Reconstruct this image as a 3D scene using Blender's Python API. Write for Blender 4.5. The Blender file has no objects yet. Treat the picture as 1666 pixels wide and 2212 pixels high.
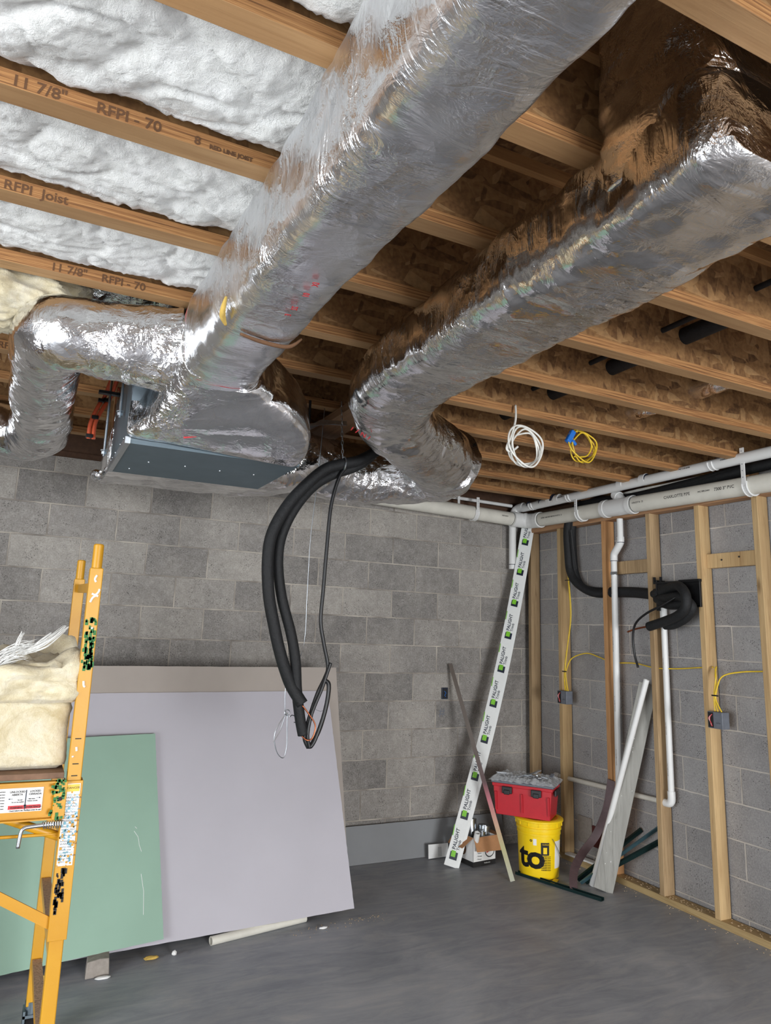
import bpy, bmesh, math, random
from math import sin, cos, pi, sqrt, atan2
from mathutils import Vector, Matrix, noise
random.seed(7)
S = bpy.context.scene
COL = S.collection

# ------------------------------------------------------------------ camera
cam_d = bpy.data.cameras.new('camera'); cam = bpy.data.objects.new('camera', cam_d); COL.objects.link(cam)
FPX = 1537.14
cam_d.sensor_fit = 'VERTICAL'; cam_d.sensor_height = 24.0; cam_d.sensor_width = 24.0*1666/2212
cam_d.lens = 24.0*FPX/2212
cam_d.shift_x = 35.07/2212; cam_d.shift_y = -42.54/2212
cam_d.clip_start = 0.02
_yaw, _pit, _rol = 0.4457, 0.1930, 0.0362
fw = Vector((sin(_yaw)*cos(_pit), cos(_yaw)*cos(_pit), sin(_pit)))
r0 = Vector((cos(_yaw), -sin(_yaw), 0)); u0 = r0.cross(fw)
rt = r0*cos(_rol)+u0*sin(_rol); up = -r0*sin(_rol)+u0*cos(_rol)
cam.matrix_world = Matrix(((rt.x, up.x, -fw.x, -3.889), (rt.y, up.y, -fw.y, -4.850), (rt.z, up.z, -fw.z, 1.579), (0, 0, 0, 1)))
S.camera = cam

# ------------------------------------------------------------------ light and exposure
S.view_settings.view_transform = 'Standard'; S.view_settings.look = 'None'
S.view_settings.gamma = 1.0; S.view_settings.use_curve_mapping = False
S.view_settings.exposure = 0.0
W = bpy.data.worlds.new('sky'); S.world = W; W.use_nodes = True
wb = W.node_tree.nodes['Background']; wb.inputs[0].default_value = (0.80, 0.90, 1.0, 1); wb.inputs[1].default_value = 1.2

def area(name, loc, aim, sx, sy, power, col):
    d = bpy.data.lights.new(name, 'AREA'); d.shape = 'RECTANGLE'; d.size = sx; d.size_y = sy
    d.energy = power; d.color = col
    o = bpy.data.objects.new(name, d); COL.objects.link(o); o.location = loc
    o.rotation_euler = (Vector(aim)-Vector(loc)).to_track_quat('-Z', 'Y').to_euler()
    return o
# daylight through the two openings behind the viewer
area('daylight_side_opening', (-7.75, -5.2, 1.35), (-3.0, -5.0, 1.35), 3.4, 2.1, 300, (0.93, 0.97, 1.0))
area('daylight_rear_opening', (-1.9, -9.75, 1.1), (-1.9, -6.2, -1.4), 2.4, 1.8, 500, (0.96, 0.98, 1.0))

# ------------------------------------------------------------------ node helpers
def mat(name):
    m = bpy.data.materials.new(name); m.use_nodes = True
    nt = m.node_tree; b = nt.nodes['Principled BSDF']
    return m, nt, b
def N(nt, t, **k):
    n = nt.nodes.new(t)
    for a, v in k.items():
        if a == 'ins':
            for i, x in v.items(): n.inputs[i].default_value = x
        else: setattr(n, a, v)
    return n
def L(nt, a, b): nt.links.new(a, b)
def C4(c): return (c[0], c[1], c[2], 1)
def srgb(r, g, b):
    f = lambda v: (v/255/12.92 if v/255 <= .04045 else ((v/255+.055)/1.055)**2.4)
    return (f(r), f(g), f(b))
def coords(nt, kind='Object', scale=(1, 1, 1), loc=(0, 0, 0), rot=(0, 0, 0)):
    tc = N(nt, 'ShaderNodeTexCoord'); mp = N(nt, 'ShaderNodeMapping')
    mp.inputs['Scale'].default_value = scale; mp.inputs['Location'].default_value = loc; mp.inputs['Rotation'].default_value = rot
    L(nt, tc.outputs[kind], mp.inputs[0]); return mp.outputs[0]
def ramp(nt, fac, stops):
    r = N(nt, 'ShaderNodeValToRGB'); e = r.color_ramp.elements
    while len(e) > 1: e.remove(e[0])
    e[0].position = stops[0][0]; e[0].color = C4(stops[0][1])
    for p, c in stops[1:]:
        x = e.new(p); x.color = C4(c)
    L(nt, fac, r.inputs[0]); return r.outputs[0]
def noise_t(nt, vec, scale, detail=3, rough=.5, dist=0):
    n = N(nt, 'ShaderNodeTexNoise'); n.inputs['Scale'].default_value = scale; n.inputs['Detail'].default_value = detail
    n.inputs['Roughness'].default_value = rough; n.inputs['Distortion'].default_value = dist
    if vec: L(nt, vec, n.inputs['Vector'])
    return n.outputs['Fac']
def mixc(nt, fac, a, b, mode='MIX'):
    m = N(nt, 'ShaderNodeMix', data_type='RGBA', blend_type=mode)
    for i, v in ((0, fac), (6, a), (7, b)):
        if isinstance(v, (int, float)): m.inputs[i].default_value = v
        elif isinstance(v, tuple): m.inputs[i].default_value = C4(v)
        else: L(nt, v, m.inputs[i])
    return m.outputs[2]
def math_n(nt, op, a, b=None, clamp=False):
    m = N(nt, 'ShaderNodeMath', operation=op); m.use_clamp = clamp
    for i, v in ((0, a), (1, b)):
        if v is None: continue
        if isinstance(v, (int, float)): m.inputs[i].default_value = v
        else: L(nt, v, m.inputs[i])
    return m.outputs[0]
def bump(nt, b, h, dist=.002, strength=1, prev=None):
    n = N(nt, 'ShaderNodeBump'); n.inputs['Distance'].default_value = dist; n.inputs['Strength'].default_value = strength
    L(nt, h, n.inputs['Height'])
    if prev: L(nt, prev, n.inputs['Normal'])
    L(nt, n.outputs[0], b.inputs['Normal']); return n.outputs[0]

def plain(name, c, rough=.5, metal=0, var=.12, scale=30, bumpd=0, spec=None):
    m, nt, b = mat(name)
    v = coords(nt); n = noise_t(nt, v, scale, 4, .6)
    dk = tuple(x*(1-var) for x in c); lt = tuple(min(1, x*(1+var)) for x in c)
    L(nt, ramp(nt, n, [(.3, dk), (.7, lt)]), b.inputs['Base Color'])
    b.inputs['Roughness'].default_value = rough; b.inputs['Metallic'].default_value = metal
    if spec is not None: b.inputs['Specular IOR Level'].default_value = spec
    if bumpd: bump(nt, b, n, bumpd)
    return m

def wood(name, base, dark, axis='X', knots=True, rings=1.0):
    m, nt, b = mat(name)
    i = 'XYZ'.index(axis)
    sc = [26, 26, 26]; sc[i] = 1.1
    oi = N(nt, 'ShaderNodeObjectInfo')
    tc = N(nt, 'ShaderNodeTexCoord'); va = N(nt, 'ShaderNodeVectorMath', operation='ADD')
    L(nt, tc.outputs['Object'], va.inputs[0])
    mu = N(nt, 'ShaderNodeVectorMath', operation='SCALE'); mu.inputs[0].default_value = (3.1, 5.7, 2.3); L(nt, oi.outputs['Random'], mu.inputs['Scale'])
    L(nt, mu.outputs[0], va.inputs[1])
    mp = N(nt, 'ShaderNodeMapping'); mp.inputs['Scale'].default_value = sc; L(nt, va.outputs[0], mp.inputs[0])
    g = noise_t(nt, mp.outputs[0], 2.2*rings, 5, .62, 1.2)
    col = ramp(nt, g, [(.25, dark), (.42, tuple(a*.7+c*.3 for a, c in zip(base, dark))), (.55, base), (.78, tuple(min(1, x*1.1) for x in base))])
    mp2 = N(nt, 'ShaderNodeMapping'); s2 = [5, 5, 5]; s2[i] = 1.6; mp2.inputs['Scale'].default_value = s2; L(nt, va.outputs[0], mp2.inputs[0])
    if knots:
        vo = N(nt, 'ShaderNodeTexVoronoi'); vo.inputs['Scale'].default_value = .9; L(nt, mp2.outputs[0], vo.inputs['Vector'])
        k = ramp(nt, vo.outputs['Distance'], [(.03, (1, 1, 1)), (.09, (0, 0, 0))])
        col = mixc(nt, k, col, tuple(x*.45 for x in dark))
    n2 = noise_t(nt, mp2.outputs[0], 1.5, 3)
    col = mixc(nt, ramp(nt, n2, [(.35, (0, 0, 0)), (.75, (.5, .5, .5))]), col, dark)
    hs = N(nt, 'ShaderNodeHueSaturation'); L(nt, col, hs.inputs['Color'])
    L(nt, math_n(nt, 'ADD', math_n(nt, 'MULTIPLY', oi.outputs['Random'], .3), .85), hs.inputs['Value'])
    L(nt, hs.outputs[0], b.inputs['Base Color']); b.inputs['Roughness'].default_value = .72
    bump(nt, b, g, .0015, .6)
    return m

def osb(name, swap=False):
    m, nt, b = mat(name)
    cols = []
    for (sc, rot, off) in (((9, 9, 34), (0.3, 0.5, 0.4), 0), ((30, 9, 11), (0.2, 0.3, 1.2), 3), ((12, 30, 14), (1.1, .4, .2), 7)):
        v = coords(nt, scale=sc, rot=rot, loc=(off, off, off))
        nn = N(nt, 'ShaderNodeTexNoise'); nn.inputs['Scale'].default_value = .8
        vo = N(nt, 'ShaderNodeTexVoronoi'); vo.inputs['Scale'].default_value = 1.0; vo.inputs['Randomness'].default_value = 1
        L(nt, v, vo.inputs['Vector'])
        cols.append(vo.outputs['Color'])
    s = [N(nt, 'ShaderNodeSeparateColor') for _ in range(3)]
    for a, c in zip(s, cols): L(nt, c, a.inputs[0])
    pick = math_n(nt, 'GREATER_THAN', s[2].outputs[1], .5)
    r = mixc(nt, pick, s[0].outputs[0], s[1].outputs[0])
    col = ramp(nt, r, [(0.0, srgb(70, 46, 26)), (.12, srgb(106, 74, 44)), (.45, srgb(134, 98, 60)), (.8, srgb(156, 118, 76)), (1, srgb(178, 142, 98))])
    v2 = coords(nt, scale=(60, 60, 60)); n = noise_t(nt, v2, 1, 4)
    col = mixc(nt, .35, col, ramp(nt, n, [(.35, srgb(110, 72, 38)), (.65, srgb(176, 130, 80))]))
    L(nt, col, b.inputs['Base Color']); b.inputs['Roughness'].default_value = .8
    bump(nt, b, r, .0015, .7)
    return m

def block_wall(name, axis, off, flip=False):
    """concrete block, 0.4064 x 0.2032 running bond; axis is the horizontal world axis of the wall"""
    m, nt, b = mat(name)
    geo = N(nt, 'ShaderNodeNewGeometry'); sp = N(nt, 'ShaderNodeSeparateXYZ'); L(nt, geo.outputs['Position'], sp.inputs[0])
    u = math_n(nt, 'ADD', sp.outputs[axis], off+.4064*60); z = math_n(nt, 'ADD', sp.outputs[2], -.265+.2032*20)
    wob = noise_t(nt, geo.outputs['Position'], 14, 2)
    u = math_n(nt, 'ADD', u, math_n(nt, 'MULTIPLY', math_n(nt, 'SUBTRACT', wob, .5), .006))
    z = math_n(nt, 'ADD', z, math_n(nt, 'MULTIPLY', math_n(nt, 'SUBTRACT', noise_t(nt, geo.outputs['Position'], 11, 2), .5), .007))
    cb = N(nt, 'ShaderNodeCombineXYZ'); L(nt, u, cb.inputs[0]); L(nt, z, cb.inputs[1])
    br = N(nt, 'ShaderNodeTexBrick'); br.offset = .5; br.offset_frequency = 2; br.squash = 1
    L(nt, cb.outputs[0], br.inputs['Vector'])
    br.inputs['Scale'].default_value = 1; br.inputs['Brick Width'].default_value = .4064; br.inputs['Row Height'].default_value = .2032
    br.inputs['Mortar Size'].default_value = .0052; br.inputs['Mortar Smooth'].default_value = .25; br.inputs['Bias'].default_value = 0
    br.inputs['Color1'].default_value = (0, 0, 0, 1); br.inputs['Color2'].default_value = (1, 1, 1, 1); br.inputs['Mortar'].default_value = (.5, .5, .5, 1)
    tone = ramp(nt, br.outputs['Color'], BLK[name])
    big = noise_t(nt, geo.outputs['Position'], 3.2, 4, .65)
    tone = mixc(nt, .32, tone, ramp(nt, big, [(.3, tuple(x*.66 for x in BLK[name][0][1])), (.7, tuple(min(1, x*1.25) for x in BLK[name][-1][1]))]))
    fine = noise_t(nt, geo.outputs['Position'], 110, 4, .8)
    tone = mixc(nt, KF[name][0], tone, ramp(nt, fine, [(.36, (.02, .02, .02)), (.50, (.20, .19, .18)), (.66, (.56, .54, .52))]))
    patch = noise_t(nt, geo.outputs['Position'], 22, 5, .8)
    tone = mixc(nt, KF[name][1], tone, ramp(nt, patch, [(.35, (.05, .048, .045)), (.5, (.20, .19, .18)), (.68, (.50, .48, .46))]))
    pit = N(nt, 'ShaderNodeTexVoronoi'); pit.inputs['Scale'].default_value = 95; L(nt, geo.outputs['Position'], pit.inputs['Vector'])
    pitm = ramp(nt, pit.outputs['Distance'], [(.16, (1, 1, 1)), (.26, (0, 0, 0))])
    gate = ramp(nt, noise_t(nt, geo.outputs['Position'], 9, 2), [(.45, (0, 0, 0)), (.6, (1, 1, 1))])
    tone = mixc(nt, mixc(nt, pitm, (0, 0, 0), gate), tone, (.03, .028, .026))
    mt = ramp(nt, noise_t(nt, geo.outputs['Position'], 5, 3), [(.3, MORT[name][0]), (.7, MORT[name][1])])
    col = mixc(nt, br.outputs['Fac'], tone, mt)
    L(nt, col, b.inputs['Base Color']); b.inputs['Roughness'].default_value = .92
    h = math_n(nt, 'ADD', math_n(nt, 'MULTIPLY', br.outputs['Fac'], -1.0), math_n(nt, 'MULTIPLY', fine, .45))
    bump(nt, b, h, .004, .8)
    return m
BLK = {'block_back': [(0, srgb(104, 100, 97)), (.5, srgb(156, 150, 144)), (1, srgb(200, 193, 182))],
       'block_right': [(0, srgb(158, 156, 157)), (.5, srgb(172, 170, 171)), (1, srgb(186, 184, 183))]}
KF = {'block_back': (.36, .24), 'block_right': (.30, .10)}
MORT = {'block_back': (srgb(122, 115, 108), srgb(196, 188, 176)), 'block_right': (srgb(168, 162, 156), srgb(212, 206, 198))}

def foil(name, ring_axis=None, tint=(.86, .86, .87), rough=.12, amp=1.0, red=None):
    m, nt, b = mat(name)
    g = N(nt, 'ShaderNodeNewGeometry'); P = g.outputs['Position']
    b.inputs['Metallic'].default_value = 1
    base = tint
    # long soft creases running around the duct plus crumpled facets
    sc = [7, 7, 7]
    if ring_axis is not None: sc = [6, 6, 6]; sc[ring_axis] = 18
    mp = N(nt, 'ShaderNodeMapping'); mp.inputs['Scale'].default_value = sc; L(nt, P, mp.inputs[0])
    n1 = noise_t(nt, mp.outputs[0], 1.0, 4, .55, 1.5)
    r1 = math_n(nt, 'ABSOLUTE', math_n(nt, 'SUBTRACT', n1, .5))
    n2 = noise_t(nt, P, 17, 4, .6, 1.6)
    r2 = math_n(nt, 'ABSOLUTE', math_n(nt, 'SUBTRACT', n2, .5))
    vo = N(nt, 'ShaderNodeTexVoronoi'); vo.inputs['Scale'].default_value = 15; vo.feature = 'F1'
    wv = N(nt, 'ShaderNodeVectorMath', operation='ADD'); L(nt, P, wv.inputs[0])
    nz = N(nt, 'ShaderNodeTexNoise'); nz.inputs['Scale'].default_value = 9
    L(nt, P, nz.inputs['Vector']); sb = N(nt, 'ShaderNodeVectorMath', operation='SCALE'); L(nt, nz.outputs['Color'], sb.inputs[0]); sb.inputs['Scale'].default_value = .12
    L(nt, sb.outputs[0], wv.inputs[1]); L(nt, wv.outputs[0], vo.inputs['Vector'])
    patch = ramp(nt, noise_t(nt, P, 4.2, 2), [(.42, (.16, .16, .16)), (.64, (1, 1, 1))])
    h = math_n(nt, 'MULTIPLY', r1, math_n(nt, 'MULTIPLY', patch, .85*amp))
    h = math_n(nt, 'ADD', h, math_n(nt, 'MULTIPLY', r2, math_n(nt, 'MULTIPLY', patch, .40*amp)))
    h = math_n(nt, 'ADD', h, math_n(nt, 'MULTIPLY', vo.outputs['Distance'], math_n(nt, 'MULTIPLY', patch, .50*amp)))
    # scrim: fine square reinforcement threads
    bn = bump(nt, b, h, .022, .9)
    cg = N(nt, 'ShaderNodeTexBrick'); cg.offset = 0; cg.inputs['Scale'].default_value = 1; cg.inputs['Brick Width'].default_value = .012; cg.inputs['Row Height'].default_value = .012
    cg.inputs['Mortar Size'].default_value = .0006; cg.inputs['Mortar Smooth'].default_value = 1
    sx = N(nt, 'ShaderNodeSeparateXYZ'); L(nt, P, sx.inputs[0]); cb = N(nt, 'ShaderNodeCombineXYZ')
    L(nt, sx.outputs[1], cb.inputs[0]); L(nt, math_n(nt, 'ADD', sx.outputs[0], sx.outputs[2]), cb.inputs[1]); L(nt, cb.outputs[0], cg.inputs['Vector'])
    bump(nt, b, cg.outputs['Fac'], .0006, .10, bn)
    rn = ramp(nt, noise_t(nt, P, 6, 3), [(.3, (rough*.7,)*3), (.7, (rough*1.5,)*3)])
    L(nt, rn, b.inputs['Roughness'])
    if red:
        w = math_n(nt, 'ADD', sx.outputs[1], math_n(nt, 'MULTIPLY', noise_t(nt, P, 6, 2), .03))
        d = math_n(nt, 'ABSOLUTE', math_n(nt, 'SUBTRACT', w, red))
        band = ramp(nt, d, [(.004, (1, 1, 1)), (.016, (0, 0, 0))])
        mp3 = N(nt, 'ShaderNodeMapping'); mp3.inputs['Scale'].default_value = (12, 160, 12); L(nt, P, mp3.inputs[0])
        brk = ramp(nt, noise_t(nt, mp3.outputs[0], 1, 3), [(.5, (0, 0, 0)), (.56, (1, 1, 1))])
        k = mixc(nt, band, (0, 0, 0), brk)
        L(nt, mixc(nt, k, tint, srgb(190, 40, 48)), b.inputs['Base Color'])
        L(nt, math_n(nt, 'SUBTRACT', 1.0, math_n(nt, 'MULTIPLY', k, .8)), b.inputs['Metallic'])
    else: b.inputs['Base Color'].default_value = C4(base)
    return m

def fluff(name, c1, c2, c3):
    m, nt, b = mat(name)
    v = coords(nt); n = noise_t(nt, v, 9, 6, .7, .8)
    v2 = coords(nt, scale=(1, 1, 1)); n2 = noise_t(nt, v2, 150, 5, .8, .3)
    col = ramp(nt, n, [(.3, c1), (.5, c2), (.7, c3)])
    L(nt, col, b.inputs['Base Color']); b.inputs['Roughness'].default_value = 1; b.inputs['Specular IOR Level'].default_value = .1
    try: b.inputs['Sheen Weight'].default_value = .3
    except Exception: pass
    bn = bump(nt, b, n2, .004, .6)
    bump(nt, b, noise_t(nt, v2, 36, 5, .75, .5), .010, .6, bn)
    return m

def lvl_edge():
    m, nt, b = mat('laminated_veneer_edge')
    v = coords(nt, scale=(2.5, 60, 150)); n = noise_t(nt, v, 1.6, 4, .6, .6)
    col = ramp(nt, n, [(.3, srgb(96, 62, 34)), (.45, srgb(146, 100, 58)), (.6, srgb(178, 130, 80)), (.75, srgb(196, 150, 98))])
    L(nt, col, b.inputs['Base Color']); b.inputs['Roughness'].default_value = .75; bump(nt, b, n, .0015, .8)
    return m
M = {}
M['lvl'] = lvl_edge()
M['joist_side'] = wood('laminated_flange', srgb(196, 150, 98), srgb(140, 92, 50), 'X', False)
M['flange'] = wood('joist_flange', srgb(180, 142, 98), srgb(146, 106, 66), 'X', True, .8)
M['stud'] = wood('treated_stud', srgb(200, 170, 124), srgb(158, 124, 82), 'Z')
M['stud_orange'] = wood('orange_stud', srgb(204, 156, 106), srgb(160, 108, 66), 'Z')
M['stud_grey'] = wood('weathered_stud', srgb(182, 154, 116), srgb(126, 98, 66), 'Z')
M['plate'] = wood('plate_wood', srgb(198, 172, 124), srgb(150, 120, 76), 'Y')
M['topplate'] = wood('top_plate_wood', srgb(176, 136, 100), srgb(120, 84, 58), 'Y')
M['oldboard'] = wood('grey_weathered_wood', srgb(150, 149, 143), srgb(118, 116, 110), 'Z')
M['osb'] = osb('strand_board')
M['back'] = block_wall('block_back', 0, .1317)
M['right'] = block_wall('block_right', 1, 1.459+.2032)
M['foilY'] = foil('foil_main', 1, tint=(.80, .81, .83), amp=.75, rough=.25, red=-2.64)
M['foilY2'] = foil('foil_second', 1, tint=(.74, .735, .73), rough=.13, amp=.9)
M['foilX'] = foil('foil_cross', 0)
M['foil'] = foil('foil_crumpled', None, amp=1.35)
M['white_fluff'] = fluff('white_fibre', srgb(220, 220, 216), srgb(232, 232, 229), srgb(240, 240, 238))
M['cream_fluff'] = fluff('cream_fibre', srgb(190, 174, 136), srgb(214, 203, 174), srgb(226, 219, 200))
M['galv'] = plain('galvanised_sheet', srgb(118, 130, 138), .45, .85, .1, 8)
M['galv_dark'] = plain('grey_sheet_metal', srgb(96, 110, 118), .55, .35, .08, 10)
M['steel'] = plain('zinc_steel', srgb(190, 196, 202), .3, 1, .1, 40)
M['darksteel'] = plain('dark_steel', srgb(60, 62, 64), .5, .8)
M['pvc'] = plain('white_pvc', srgb(222, 222, 220), .35, 0, .04, 6)
M['pvc_cream'] = plain('cream_pvc', srgb(216, 213, 202), .4, 0, .08, 8)
M['black'] = plain('black_foam', srgb(17, 18, 20), .7, 0, .3, 60, .003)
M['blackplastic'] = plain('black_plastic', srgb(20, 20, 22), .4, 0, .2)
M['copper'] = plain('copper', srgb(176, 104, 72), .35, 1)
M['drywall'] = plain('drywall_face', srgb(186, 183, 190), .9, 0, .02, 3)
M['drywall_tan'] = plain('drywall_back_paper', srgb(170, 161, 153), .95, 0, .03, 5)
M['green'] = plain('green_board', srgb(146, 176, 158), .9, 0, .03, 4)
M['gypsum'] = plain('gypsum_core', srgb(232, 230, 224), .95, 0, .05, 60, .002)
M['greystrip'] = plain('grey_strip', srgb(138, 140, 142), .85, 0, .04, 5)
M['ink'] = plain('black_ink', srgb(30, 28, 28), .7)
M['inkbrown'] = plain('branded_ink', srgb(96, 66, 42), .85)
M['red_ink'] = plain('red_ink', srgb(190, 44, 50), .5)
M['white'] = plain('white_print', srgb(232, 232, 230), .5, 0, .03)
M['palight'] = plain('white_trim_film', srgb(226, 228, 226), .35, 0, .02)
M['navy'] = plain('navy_print', srgb(24, 34, 52), .4)
M['lime'] = plain('lime_print', srgb(120, 190, 48), .4)
M['yellowcable'] = plain('yellow_cable', srgb(226, 190, 50), .4)
M['whitecable'] = plain('white_cable', srgb(224, 222, 214), .4)
M['bluetape'] = plain('blue_tape', srgb(30, 110, 200), .6)
M['orange'] = plain('orange_tube', srgb(214, 92, 56), .4)
M['bucket'] = plain('yellow_bucket', srgb(246, 208, 22), .35, 0, .02)
M['redbox'] = plain('red_plastic', srgb(186, 30, 42), .38, 0, .05)
M['cardboard'] = plain('cardboard', srgb(176, 128, 88), .85, 0, .06)
M['greensteel'] = plain('green_steel', srgb(34, 58, 58), .4, .6)
M['bluesteel'] = plain('blue_grey_steel', srgb(92, 128, 140), .35, .8)
M['greybox'] = plain('grey_plastic_box', srgb(104, 108, 116), .5)
M['concrete_chunk'] = plain('concrete_chunk', srgb(150, 142, 134), .95, 0, .12, 40, .003)
M['brown'] = plain('brown_flashing', srgb(96, 78, 80), .45, .3)
M['yellowfoam'] = plain('yellow_fibre', srgb(196, 164, 84), 1, 0, .2, 40, .003)
M['rust'] = plain('rusty_mesh', srgb(186, 156, 130), .7, .3, .3, 120, .003)
M['sawdust'] = plain('sawdust', srgb(196, 172, 138), .95, 0, .15, 60)
M['deck'] = plain('deck_board', srgb(120, 92, 72), .8, 0, .2)
M['darkwood'] = plain('dark_wood', srgb(82, 58, 42), .85, 0, .2)
M['terracotta'] = plain('dark_red_clay', srgb(84, 34, 30), .8)

def scaffold_paint():
    m, nt, b = mat('yellow_scaffold_paint')
    v = coords(nt); n = noise_t(nt, v, 34, 5, .75, .6); n2 = noise_t(nt, v, 4, 3)
    base = ramp(nt, n2, [(.3, srgb(188, 132, 16)), (.7, srgb(200, 148, 28))])
    chip = ramp(nt, n, [(.70, (0, 0, 0)), (.735, (1, 1, 1))])
    col = mixc(nt, chip, base, srgb(92, 66, 28))
    drip = ramp(nt, noise_t(nt, coords(nt, scale=(30, 30, 9), loc=(5, 2, 1)), 1, 4, .7), [(.70, (0, 0, 0)), (.73, (1, 1, 1))])
    col = mixc(nt, drip, col, srgb(232, 226, 214))
    L(nt, col, b.inputs['Base Color']); b.inputs['Roughness'].default_value = .42
    bump(nt, b, n, .0008, .5)
    return m
M['scaf'] = scaffold_paint()
def clear_plastic():
    m, nt, b = mat('clear_plastic_film'); b.inputs['Base Color'].default_value = (.85, .88, .9, 1)
    b.inputs['Roughness'].default_value = .18; b.inputs['Alpha'].default_value = .42
    v = coords(nt); bump(nt, b, noise_t(nt, v, 40, 4, .6, 1.5), .01, 1)
    return m
M['clear'] = clear_plastic()
def concrete_floor():
    m, nt, b = mat('concrete_floor')
    g = N(nt, 'ShaderNodeNewGeometry'); P = g.outputs['Position']
    n = noise_t(nt, P, 1.3, 6, .62, .8)
    mp = N(nt, 'ShaderNodeMapping'); mp.inputs['Scale'].default_value = (1.2, 5, 1); mp.inputs['Rotation'].default_value = (0, 0, .5); L(nt, P, mp.inputs[0])
    n2 = noise_t(nt, mp.outputs[0], 2.4, 5, .7, 1.2)
    col = ramp(nt, n, [(.30, srgb(118, 123, 132)), (.5, srgb(150, 154, 161)), (.70, srgb(182, 184, 189))])
    col = mixc(nt, .5, col, ramp(nt, n2, [(.30, srgb(116, 120, 127)), (.5, srgb(148, 150, 155)), (.74, srgb(184, 180, 174))]))
    st = ramp(nt, noise_t(nt, P, 60, 5, .75), [(.62, (0, 0, 0)), (.8, (.6, .6, .6))])
    col = mixc(nt, st, col, srgb(168, 162, 154))
    L(nt, col, b.inputs['Base Color'])
    L(nt, ramp(nt, n, [(.3, (.42,)*3), (.7, (.62,)*3)]), b.inputs['Roughness'])
    bump(nt, b, noise_t(nt, P, 90, 4, .6), .0008, .5)
    return m
M['floor'] = concrete_floor()

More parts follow.
